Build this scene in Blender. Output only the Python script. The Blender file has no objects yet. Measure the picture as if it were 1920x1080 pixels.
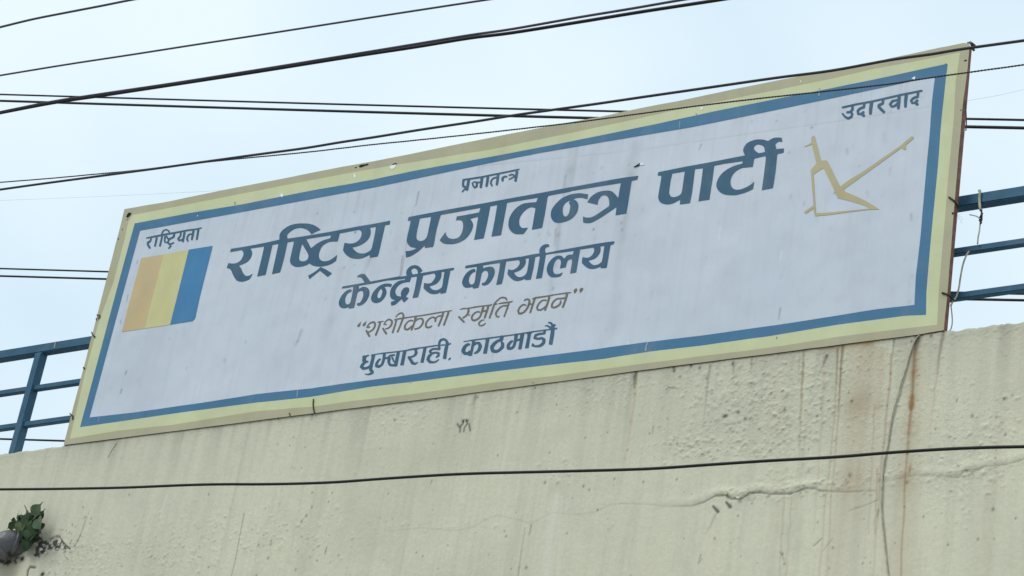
import bpy, math, random
import numpy as np
from mathutils import Vector, Matrix
from mathutils.geometry import tessellate_polygon

random.seed(7)
rng = np.random.default_rng(11)
scene = bpy.context.scene
COL = scene.collection

# ------------------------------------------------------------------ camera
# World frame: X runs along the sign (left to right), Y points into the building,
# Z is up.  Sign: 4.27 m x 1.22 m, its lower left corner at (0, 0, SZ).
F_PX = 4657.125                       # focal length in photograph pixels (1920 wide)
Uc = np.array([0.15542613, -0.88128635, 0.44629259])     # up, in camera axes (x right, y down, z forward)
Rc = np.array([0.82912914, -0.12921851, -0.54391860])    # sign direction
Yc = np.array([0.53701730, 0.45457336, 0.71061627])      # into the building
DIST = 4.27 / 0.59957
CAM = np.array([1.09292891 * DIST, -DIST, 1.62])
SZ = CAM[2] + 0.5641556 * DIST        # height of the sign's lower edge
M = np.array([Rc, Yc, Uc])
cam = bpy.data.cameras.new('camera')
cam.sensor_width = 36.0
cam.lens = F_PX * 36.0 / 1920.0
cam.clip_start = 0.1
cam.clip_end = 3000
cam_o = bpy.data.objects.new('camera', cam)
COL.objects.link(cam_o)
cx, cy, cz = M @ np.array([1, 0, 0]), M @ np.array([0, -1, 0]), M @ np.array([0, 0, -1])
cam_o.matrix_world = Matrix(((cx[0], cy[0], cz[0], CAM[0]), (cx[1], cy[1], cz[1], CAM[1]),
                             (cx[2], cy[2], cz[2], CAM[2]), (0, 0, 0, 1)))
scene.camera = cam_o

# ------------------------------------------------------------------ sky, sun, exposure
SUN_EL, SUN_AZ = math.radians(48), math.radians(205)      # soft overcast sun, from the street side
world = bpy.data.worlds.new('World')
scene.world = world
world.use_nodes = True
nt = world.node_tree
nt.nodes.clear()
out = nt.nodes.new('ShaderNodeOutputWorld')
bg = nt.nodes.new('ShaderNodeBackground')
sky = nt.nodes.new('ShaderNodeTexSky')
sky.sky_type = 'NISHITA'
sky.sun_disc = False
sky.sun_elevation = SUN_EL
sky.sun_rotation = SUN_AZ
sky.dust_density = 2.0
co = nt.nodes.new('ShaderNodeTexCoord')
n1 = nt.nodes.new('ShaderNodeTexNoise')
n1.inputs['Scale'].default_value = 4.6
n1.inputs['Detail'].default_value = 3.0
n1.inputs['Roughness'].default_value = 0.45
rp = nt.nodes.new('ShaderNodeValToRGB')
rp.color_ramp.elements[0].position = 0.36
rp.color_ramp.elements[0].color = (7.0, 8.75, 10.1, 1)
rp.color_ramp.elements[1].position = 0.62
rp.color_ramp.elements[1].color = (8.95, 10.3, 10.9, 1)
mx = nt.nodes.new('ShaderNodeMix')
mx.data_type = 'RGBA'
mx.inputs[0].default_value = 0.93                          # share of cloud layer over the clear sky
nt.links.new(co.outputs['Generated'], n1.inputs['Vector'])
nt.links.new(n1.outputs['Fac'], rp.inputs['Fac'])
nt.links.new(sky.outputs['Color'], mx.inputs[6])
nt.links.new(rp.outputs['Color'], mx.inputs[7])
nt.links.new(mx.outputs[2], bg.inputs['Color'])
bg.inputs['Strength'].default_value = 0.1
nt.links.new(bg.outputs['Background'], out.inputs['Surface'])

sun = bpy.data.lights.new('sun', 'SUN')
sun.energy = 1.4
sun.angle = math.radians(24)
sun.color = (1.0, 0.97, 0.92)
sun_o = bpy.data.objects.new('sun', sun)
COL.objects.link(sun_o)
sd = Vector((math.sin(SUN_AZ) * math.cos(SUN_EL), math.cos(SUN_AZ) * math.cos(SUN_EL), math.sin(SUN_EL)))
sun_o.rotation_euler = sd.to_track_quat('Z', 'Y').to_euler()

scene.view_settings.view_transform = 'Standard'
scene.view_settings.look = 'None'
scene.view_settings.exposure = 0.0
scene.view_settings.gamma = 1.0
scene.view_settings.use_curve_mapping = False

# ------------------------------------------------------------------ helpers
def at(px, py, Y=0.0):
    """point where the sight line through a photograph pixel meets the vertical plane y = Y"""
    d = M @ np.array([px - 960.0, py - 540.0, F_PX])
    t = (Y - CAM[1]) / d[1]
    return CAM + d * t

def px_size(p):
    return (M.T @ (np.asarray(p) - CAM))[2] / F_PX

def tag(o, label=None, cat=None, group=None, kind=None):
    if label: o['label'] = label
    if cat: o['category'] = cat
    if group: o['group'] = group
    if kind: o['kind'] = kind
    return o

def empty(name, loc):
    o = bpy.data.objects.new(name, None)
    o.empty_display_size = 0.05
    o.location = loc
    COL.objects.link(o)
    return o

def mesh(name, verts, faces, mat=None, parent=None, smooth=False):
    me = bpy.data.meshes.new(name)
    me.from_pydata([tuple(map(float, v)) for v in verts], [], faces)
    me.update()
    if smooth:
        me.polygons.foreach_set('use_smooth', [True] * len(me.polygons))
    o = bpy.data.objects.new(name, me)
    COL.objects.link(o)
    if mat: me.materials.append(mat)
    if parent is not None:
        o.parent = parent
        o.matrix_parent_inverse = Matrix.Translation(-parent.location)
    return o

def nodes(name):
    m = bpy.data.materials.new(name)
    m.use_nodes = True
    return m, m.node_tree, m.node_tree.nodes['Principled BSDF']

def noise(nt, scale, vec=None, detail=4, rough=0.55, mapping=None):
    tc = nt.nodes.new('ShaderNodeTexCoord')
    mp = nt.nodes.new('ShaderNodeMapping')
    if mapping: mp.inputs['Scale'].default_value = mapping
    n = nt.nodes.new('ShaderNodeTexNoise')
    n.inputs['Scale'].default_value = scale
    n.inputs['Detail'].default_value = detail
    n.inputs['Roughness'].default_value = rough
    nt.links.new(tc.outputs['Object'], mp.inputs['Vector'])
    nt.links.new(mp.outputs['Vector'], n.inputs['Vector'])
    return n.outputs['Fac']

def mixc(nt, fac, a, b, blend='MIX'):
    m = nt.nodes.new('ShaderNodeMix')
    m.data_type = 'RGBA'
    m.blend_type = blend
    for s, v in ((m.inputs[0], fac), (m.inputs[6], a), (m.inputs[7], b)):
        if isinstance(v, bpy.types.NodeSocket): nt.links.new(v, s)
        elif isinstance(v, (int, float)): s.default_value = v
        else: s.default_value = (*v, 1)
    return m.outputs[2]

def rng_map(nt, v, a, b, c=0.0, d=1.0):
    m = nt.nodes.new('ShaderNodeMapRange')
    nt.links.new(v, m.inputs[0])
    for i, x in enumerate((a, b, c, d)): m.inputs[i + 1].default_value = x
    return m.outputs[0]

def mathn(nt, op, a, b):
    m = nt.nodes.new('ShaderNodeMath')
    m.operation = op
    for i, v in enumerate((a, b)):
        if isinstance(v, bpy.types.NodeSocket): nt.links.new(v, m.inputs[i])
        else: m.inputs[i].default_value = v
    return m.outputs[0]

def bump(nt, b, h, strength, dist):
    n = nt.nodes.new('ShaderNodeBump')
    n.inputs['Strength'].default_value = strength
    n.inputs['Distance'].default_value = dist
    nt.links.new(h, n.inputs['Height'])
    nt.links.new(n.outputs['Normal'], b.inputs['Normal'])

def simple(name, col, rough=0.6, var=0.12, scale=30, metallic=0.0, mapping=None, dirt_shade=None):
    m, nt, b = nodes(name)
    f = noise(nt, scale, mapping=mapping)
    lo = tuple(c * (1 - var) for c in col)
    hi = tuple(min(1, c * (1 + var)) for c in col)
    c = mixc(nt, rng_map(nt, f, 0.3, 0.7), lo, hi)
    if dirt_shade:
        d = noise(nt, dirt_shade[1], detail=6, rough=0.65, mapping=dirt_shade[3])
        c = mixc(nt, rng_map(nt, d, 0.5, 0.85, 0, dirt_shade[2]), c, dirt_shade[0])
    nt.links.new(c, b.inputs['Base Color'])
    b.inputs['Roughness'].default_value = rough
    b.inputs['Metallic'].default_value = metallic
    b.inputs['Specular IOR Level'].default_value = 0.22
    return m

STREAK = (6.0, 1.0, 0.55)
GREY = (0.30, 0.30, 0.28)
def print_mat(name, col, k=0.5):
    """printed vinyl: the ink colour, worn pale in specks and greyed by run-down dust"""
    m, nt, b = nodes(name)
    f = noise(nt, 4, detail=4, mapping=(1.6, 1, 1.1))
    c = mixc(nt, rng_map(nt, f, 0.3, 0.7), tuple(x * 0.95 for x in col), tuple(min(1, x * 1.05) for x in col))
    d = noise(nt, 2.2, detail=7, rough=0.7, mapping=(2.5, 1, 0.9))
    c = mixc(nt, rng_map(nt, d, 0.50, 0.75, 0, 0.45 * k), c, GREY)
    s = noise(nt, 45, detail=5, rough=0.7)
    c = mixc(nt, rng_map(nt, s, 0.68, 0.78, 0, 0.30 * k), c, (0.55, 0.57, 0.58))
    nt.links.new(c, b.inputs['Base Color'])
    b.inputs['Roughness'].default_value = 0.62
    b.inputs['Specular IOR Level'].default_value = 0.3
    bump(nt, b, noise(nt, 3.0, detail=2, mapping=(1.2, 1, 0.9)), 0.4, 0.045)
    return m

MAT = {}
MAT['letter'] = print_mat('letter_blue_print', (0.032, 0.103, 0.172), 0.6)
MAT['blue'] = print_mat('border_blue_print', (0.050, 0.165, 0.290))
MAT['flag_blue'] = print_mat('flag_blue_print', (0.043, 0.190, 0.375))
MAT['yellow'] = print_mat('yellow_green_print', (0.560, 0.580, 0.345), 0.3)
MAT['flag_yellow'] = print_mat('flag_yellow_print', (0.565, 0.530, 0.255))
MAT['orange'] = print_mat('flag_orange_print', (0.560, 0.425, 0.220))
MAT['brown'] = print_mat('hem_shaded_vinyl', (0.420, 0.390, 0.250), 1.1)  # vinyl tone darkened for the shade of the frame behind it
MAT['tan'] = print_mat('plough_tan_print', (0.450, 0.392, 0.215))
MAT['taupe'] = print_mat('taupe_print', (0.150, 0.130, 0.098))
MAT['rail'] = simple('blue_rail_paint', (0.034, 0.105, 0.172), 0.6, 0.12, 18, dirt_shade=((0.16, 0.17, 0.16), 9, 0.5, (1, 1, 1)))
nt_ = MAT['rail'].node_tree; b_ = nt_.nodes['Principled BSDF']
old_ = b_.inputs['Base Color'].links[0].from_socket
nt_.links.new(mixc(nt_, rng_map(nt_, noise(nt_, 30, detail=6, rough=0.7), 0.66, 0.74, 0, 0.75), old_, (0.10, 0.055, 0.035)), b_.inputs['Base Color'])
MAT['rust_frame'] = simple('red_oxide_steel', (0.23, 0.105, 0.080), 0.8, 0.3, 40)
MAT['cable'] = simple('black_cable_sheath', (0.013, 0.012, 0.012), 0.5, 0.2, 60)
MAT['cable_soft'] = simple('dark_grey_cable_sheath', (0.060, 0.054, 0.078), 0.6, 0.2, 60)
MAT['cable_mid'] = simple('charcoal_cable_sheath', (0.042, 0.038, 0.048), 0.6, 0.2, 60)
MAT['scratch'] = simple('pale_scratch', (0.30, 0.36, 0.42), 0.7, 0.2, 60)
MAT['far_cable'] = simple('thin_grey_wire', (0.20, 0.20, 0.26), 0.6, 0.1, 60)
MAT['tie'] = simple('dark_binding_wire', (0.030, 0.025, 0.022), 0.6, 0.3, 90)
MAT['loose'] = simple('weathered_grey_wire', (0.430, 0.395, 0.300), 0.85, 0.25, 45)
MAT['sky_thread_white'] = simple('white_sky_tear_and_thread', (0.82, 0.84, 0.86), 0.6, 0.05, 80)  # white for the sky painted into the tears, and for frayed thread
MAT['hole'] = simple('dark_opening', (0.012, 0.012, 0.012), 0.9, 0.2, 60)
MAT['scar'] = simple('fold_scar', (0.27, 0.27, 0.26), 0.8, 0.2, 60)
MAT['leaf'] = simple('leaf_green', (0.030, 0.062, 0.022), 0.42, 0.35, 26)
MAT['leaf_deep'] = simple('leaf_deep_green', (0.028, 0.058, 0.024), 0.45, 0.4, 26)
MAT['leaf_pale'] = simple('leaf_pale_green', (0.050, 0.085, 0.038), 0.4, 0.25, 26, dirt_shade=((0.25, 0.23, 0.08), 25, 0.8, (1, 1, 1)))
MAT['leaf_dry'] = simple('leaf_dry_brown', (0.150, 0.120, 0.085), 0.7, 0.3, 30)
MAT['stem'] = simple('stem_bark', (0.060, 0.055, 0.040), 0.8, 0.3, 60)
MAT['pipe'] = simple('grey_pipe', (0.105, 0.105, 0.108), 0.35, 0.3, 14, dirt_shade=((0.05, 0.045, 0.04), 10, 0.9, (1, 1, 1)))
m_, nt_, b_ = MAT['pipe'], MAT['pipe'].node_tree, MAT['pipe'].node_tree.nodes['Principled BSDF']
bump(nt_, b_, noise(nt_, 26, detail=5, rough=0.6), 0.9, 0.010)
b_.inputs['Specular IOR Level'].default_value = 0.5
MAT['flake'] = simple('plaster_flake', (0.52, 0.52, 0.47), 0.9, 0.25, 40)
MAT['roof'] = simple('roof_screed', (0.30, 0.29, 0.27), 0.9, 0.15, 3)
MAT['ground'] = simple('street_concrete', (0.26, 0.25, 0.235), 0.9, 0.2, 0.7)

def catmull(pts, step=6):
    p = [np.asarray(q, float) for q in pts]
    p = [2 * p[0] - p[1]] + p + [2 * p[-1] - p[-2]]
    res = []
    for i in range(1, len(p) - 2):
        for k in range(step):
            t = k / step
            res.append(.5 * ((2 * p[i]) + (-p[i - 1] + p[i + 1]) * t + (2 * p[i - 1] - 5 * p[i] + 4 * p[i + 1] - p[i + 2]) * t * t
                             + (-p[i - 1] + 3 * p[i] - 3 * p[i + 1] + p[i + 2]) * t ** 3))
    res.append(p[-2])
    return res

def tube_data(path, r, sides=8, cap=True):
    path = [np.asarray(q, float) for q in path]
    n = len(path)
    rr = r if hasattr(r, '__len__') else [r] * n
    V, Fc = [], []
    ref = np.array([0.123, 0.456, 0.881])
    for i in range(n):
        t = path[min(i + 1, n - 1)] - path[max(i - 1, 0)]
        t /= max(np.linalg.norm(t), 1e-9)
        a = np.cross(t, ref); a /= np.linalg.norm(a)
        ref = np.cross(a, t)
        b = ref
        for k in range(sides):
            th = 2 * math.pi * k / sides
            V.append(path[i] + (a * math.cos(th) + b * math.sin(th)) * rr[i])
    for i in range(n - 1):
        for k in range(sides):
            k2 = (k + 1) % sides
            Fc.append((i * sides + k, i * sides + k2, (i + 1) * sides + k2, (i + 1) * sides + k))
    if cap:
        Fc.append(tuple(range(sides))[::-1])
        Fc.append(tuple(range((n - 1) * sides, n * sides)))
    return V, Fc

def merge(items):
    V, Fc = [], []
    for v, f in items:
        o = len(V)
        V += list(v)
        Fc += [tuple(i + o for i in q) for q in f]
    return V, Fc

def tube(name, path, r, mat, parent=None, sides=8):
    V, Fc = tube_data(path, r, sides)
    return mesh(name, V, Fc, mat, parent, True)

def box_data(lo, hi, bev=0.0):
    x0, y0, z0 = lo; x1, y1, z1 = hi
    if bev <= 0:
        V = [(x, y, z) for x in (x0, x1) for y in (y0, y1) for z in (z0, z1)]
        Fc = [(0, 1, 3, 2), (4, 6, 7, 5), (0, 4, 5, 1), (2, 3, 7, 6), (0, 2, 6, 4), (1, 5, 7, 3)]
        return V, Fc
    import bmesh
    bm = bmesh.new()
    bmesh.ops.create_cube(bm, size=1)
    for v in bm.verts:
        v.co = ((x0 + x1) / 2 + v.co.x * (x1 - x0), (y0 + y1) / 2 + v.co.y * (y1 - y0), (z0 + z1) / 2 + v.co.z * (z1 - z0))
    bmesh.ops.bevel(bm, geom=list(bm.edges), offset=bev, segments=2, affect='EDGES')
    bm.verts.index_update()
    V = [tuple(v.co) for v in bm.verts]; Fc = [tuple(v.index for v in f.verts) for f in bm.faces]
    bm.free()
    return V, Fc

def box(name, lo, hi, mat, parent=None, bev=0.0):
    V, Fc = box_data(lo, hi, bev)
    return mesh(name, V, Fc, mat, parent)

def sheet(name, rings_list, Y, mat, parent):
    """flat print: list of [outer, hole, hole...] given in photograph pixels, laid on the plane y = Y"""
    V, Fc = [], []
    for rings in rings_list:
        loops = [[Vector((p[0], 0, p[2])) for p in (at(x, y, Y) for x, y in ring)] for ring in rings]
        flat = [[Vector((v.x, v.z, 0)) for v in l] for l in loops]
        tris = tessellate_polygon(flat)
        o = len(V)
        for l in loops: V += [(v.x, Y, v.z) for v in l]
        for t in tris:
            a, b, c = [Vector(V[o + i]) for i in t]
            n = (b - a).cross(c - a)
            if abs(n.y) < 1e-12: continue
            Fc.append(tuple(o + i for i in (t if n.y < 0 else t[::-1])))
    return mesh(name, V, Fc, mat, parent)

def lattice(nx, nz, fx, fz, seed):
    """smooth value noise on an nx x nz grid with fx x fz cells, values about -1..1"""
    g = np.random.default_rng(seed).uniform(-1, 1, (int(fz) + 3, int(fx) + 3))
    u = np.linspace(0, fx, nx); v = np.linspace(0, fz, nz)
    iu = np.minimum(u.astype(int), int(fx)); iv = np.minimum(v.astype(int), int(fz))
    fu = u - iu; fv = v - iv
    fu = fu * fu * (3 - 2 * fu); fv = fv * fv * (3 - 2 * fv)
    A = g[np.ix_(iv, iu)]; B = g[np.ix_(iv, iu + 1)]; C_ = g[np.ix_(iv + 1, iu)]; D = g[np.ix_(iv + 1, iu + 1)]
    return (A * (1 - fu) + B * fu) * (1 - fv)[:, None] + (C_ * (1 - fu) + D * fu) * fv[:, None]

class Canvas:
    """numpy fields over a rectangular grid on a plane; brushes are given in photograph pixels"""
    def __init__(s, x0, x1, z0, z1, st, Y):
        s.x0, s.z0, s.Y = x0, z0, Y
        s.nx = int((x1 - x0) / st) + 1; s.nz = int((z1 - z0) / st) + 1
        s.xs = np.linspace(x0, x1, s.nx); s.zs = np.linspace(z0, z1, s.nz)
        s.sx = s.xs[1] - s.xs[0]; s.sz = s.zs[1] - s.zs[0]
        s.f = {}
    def field(s, k):
        if k not in s.f: s.f[k] = np.zeros((s.nz, s.nx), np.float32)
        return s.f[k]
    def win(s, x, z, r):
        i0 = max(0, int((x - r - s.x0) / s.sx)); i1 = min(s.nx, int((x + r - s.x0) / s.sx) + 2)
        j0 = max(0, int((z - r - s.z0) / s.sz)); j1 = min(s.nz, int((z + r - s.z0) / s.sz) + 2)
        return i0, i1, j0, j1
    def blob(s, k, px, py, rx, rz, amp, ang=0.0, hard=False, metric=False, mx=False):
        p = (px, 0, py) if metric else at(px, py, s.Y)
        R = max(rx, rz) * (1.0 if hard else 2.4)
        i0, i1, j0, j1 = s.win(p[0], p[2], R)
        if i1 <= i0 or j1 <= j0: return
        X, Z = np.meshgrid(s.xs[i0:i1] - p[0], s.zs[j0:j1] - p[2])
        c, n = math.cos(ang), math.sin(ang)
        q = ((X * c + Z * n) / rx) ** 2 + ((-X * n + Z * c) / rz) ** 2
        w = np.clip(1 - q, 0, 1) ** 1.5 if hard else np.exp(-q)
        F = s.field(k)
        if mx: F[j0:j1, i0:i1] = np.maximum(F[j0:j1, i0:i1], amp * w)
        else: F[j0:j1, i0:i1] += amp * w
    def line(s, k, pts, w, amp, fade=None, wob=0.0, soft=1.0):
        """pts in pixels, w = half width in metres (start, end), amp (start, end)"""
        ww = w if isinstance(w, tuple) else (w, w)
        aa = amp if isinstance(amp, tuple) else (amp, amp)
        P = [at(x, y, s.Y) for x, y in pts]
        L = [0]
        for a, b in zip(P, P[1:]): L.append(L[-1] + np.linalg.norm(b - a))
        tot = L[-1]; F = s.field(k)
        for (a, b, l0, l1) in zip(P, P[1:], L, L[1:]):
            wm = max(ww) * 3
            x_lo, x_hi = min(a[0], b[0]) - wm, max(a[0], b[0]) + wm
            z_lo, z_hi = min(a[2], b[2]) - wm, max(a[2], b[2]) + wm
            i0 = max(0, int((x_lo - s.x0) / s.sx)); i1 = min(s.nx, int((x_hi - s.x0) / s.sx) + 2)
            j0 = max(0, int((z_lo - s.z0) / s.sz)); j1 = min(s.nz, int((z_hi - s.z0) / s.sz) + 2)
            if i1 <= i0 or j1 <= j0: continue
            X, Z = np.meshgrid(s.xs[i0:i1], s.zs[j0:j1])
            dx, dz = b[0] - a[0], b[2] - a[2]; LL = dx * dx + dz * dz + 1e-12
            t = np.clip(((X - a[0]) * dx + (Z - a[2]) * dz) / LL, 0, 1)
            g = (l0 + t * (l1 - l0)) / max(tot, 1e-9)
            off = wob * np.sin(g * 23 + a[0] * 50) if wob else 0
            d = np.hypot(X + off - (a[0] + t * dx), Z - (a[2] + t * dz))
            wd = ww[0] + (ww[1] - ww[0]) * g
            am = aa[0] + (aa[1] - aa[0]) * g
            v = am * np.exp(-(d / wd) ** 2)
            cur = F[j0:j1, i0:i1]
            F[j0:j1, i0:i1] = np.where(np.abs(v) > np.abs(cur), v, cur) if not fade else cur + v
    def poly(s, pts):
        P = np.array([at(x, y, s.Y) for x, y in pts])[:, [0, 2]]
        X, Z = np.meshgrid(s.xs, s.zs)
        ins = np.zeros(X.shape, bool)
        i0, i1, j0, j1 = s.win((P[:, 0].min() + P[:, 0].max()) / 2, (P[:, 1].min() + P[:, 1].max()) / 2, max(np.ptp(P[:, 0]), np.ptp(P[:, 1])) / 2 + .02)
        Xs, Zs = X[j0:j1, i0:i1], Z[j0:j1, i0:i1]
        r = np.zeros(Xs.shape, bool)
        for k in range(len(P)):
            a, b = P[k], P[k - 1]
            if a[1] == b[1]: continue
            c = (a[1] > Zs) != (b[1] > Zs)
            r ^= c & (Xs < (b[0] - a[0]) * (Zs - a[1]) / (b[1] - a[1]) + a[0])
        ins[j0:j1, i0:i1] = r
        return ins
    def build(s, name, disp, cols, mat, parent, smooth=True, extra=None):
        X, Z = np.meshgrid(s.xs, s.zs)
        V = np.stack([X, s.Y - disp, Z + (extra if extra is not None else 0)], -1).reshape(-1, 3).astype(np.float32)
        i = np.arange(s.nx - 1)[None, :] + np.arange(s.nz - 1)[:, None] * s.nx
        Q = np.stack([i, i + 1, i + 1 + s.nx, i + s.nx], -1).reshape(-1, 4).astype(np.int32)
        me = bpy.data.meshes.new(name)
        me.vertices.add(len(V)); me.vertices.foreach_set('co', V.ravel())
        me.loops.add(Q.size); me.loops.foreach_set('vertex_index', Q.ravel())
        me.polygons.add(len(Q)); me.polygons.foreach_set('loop_start', np.arange(0, Q.size, 4, dtype=np.int32))
        me.polygons.foreach_set('use_smooth', np.full(len(Q), smooth))
        me.update(calc_edges=True)
        ca = me.color_attributes.new('wear_shade', 'FLOAT_COLOR', 'POINT')
        C4 = np.stack([np.clip(c, 0, 1) for c in cols], -1).reshape(-1, 4).astype(np.float32)
        ca.data.foreach_set('color', C4.ravel())
        if 'dark' in s.f:
            at_ = me.attributes.new('dark', 'FLOAT', 'POINT')
            at_.data.foreach_set('value', np.clip(s.f['dark'], 0, 1).ravel().astype(np.float32))
        if 'crust' in s.f:
            at_ = me.attributes.new('crust', 'FLOAT', 'POINT')
            at_.data.foreach_set('value', np.clip(s.f['crust'], 0, 1).ravel().astype(np.float32))
        me.materials.append(mat)
        o = bpy.data.objects.new(name, me)
        COL.objects.link(o)
        if parent is not None:
            o.parent = parent
            o.matrix_parent_inverse = Matrix.Translation(-parent.location)
        return o

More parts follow.
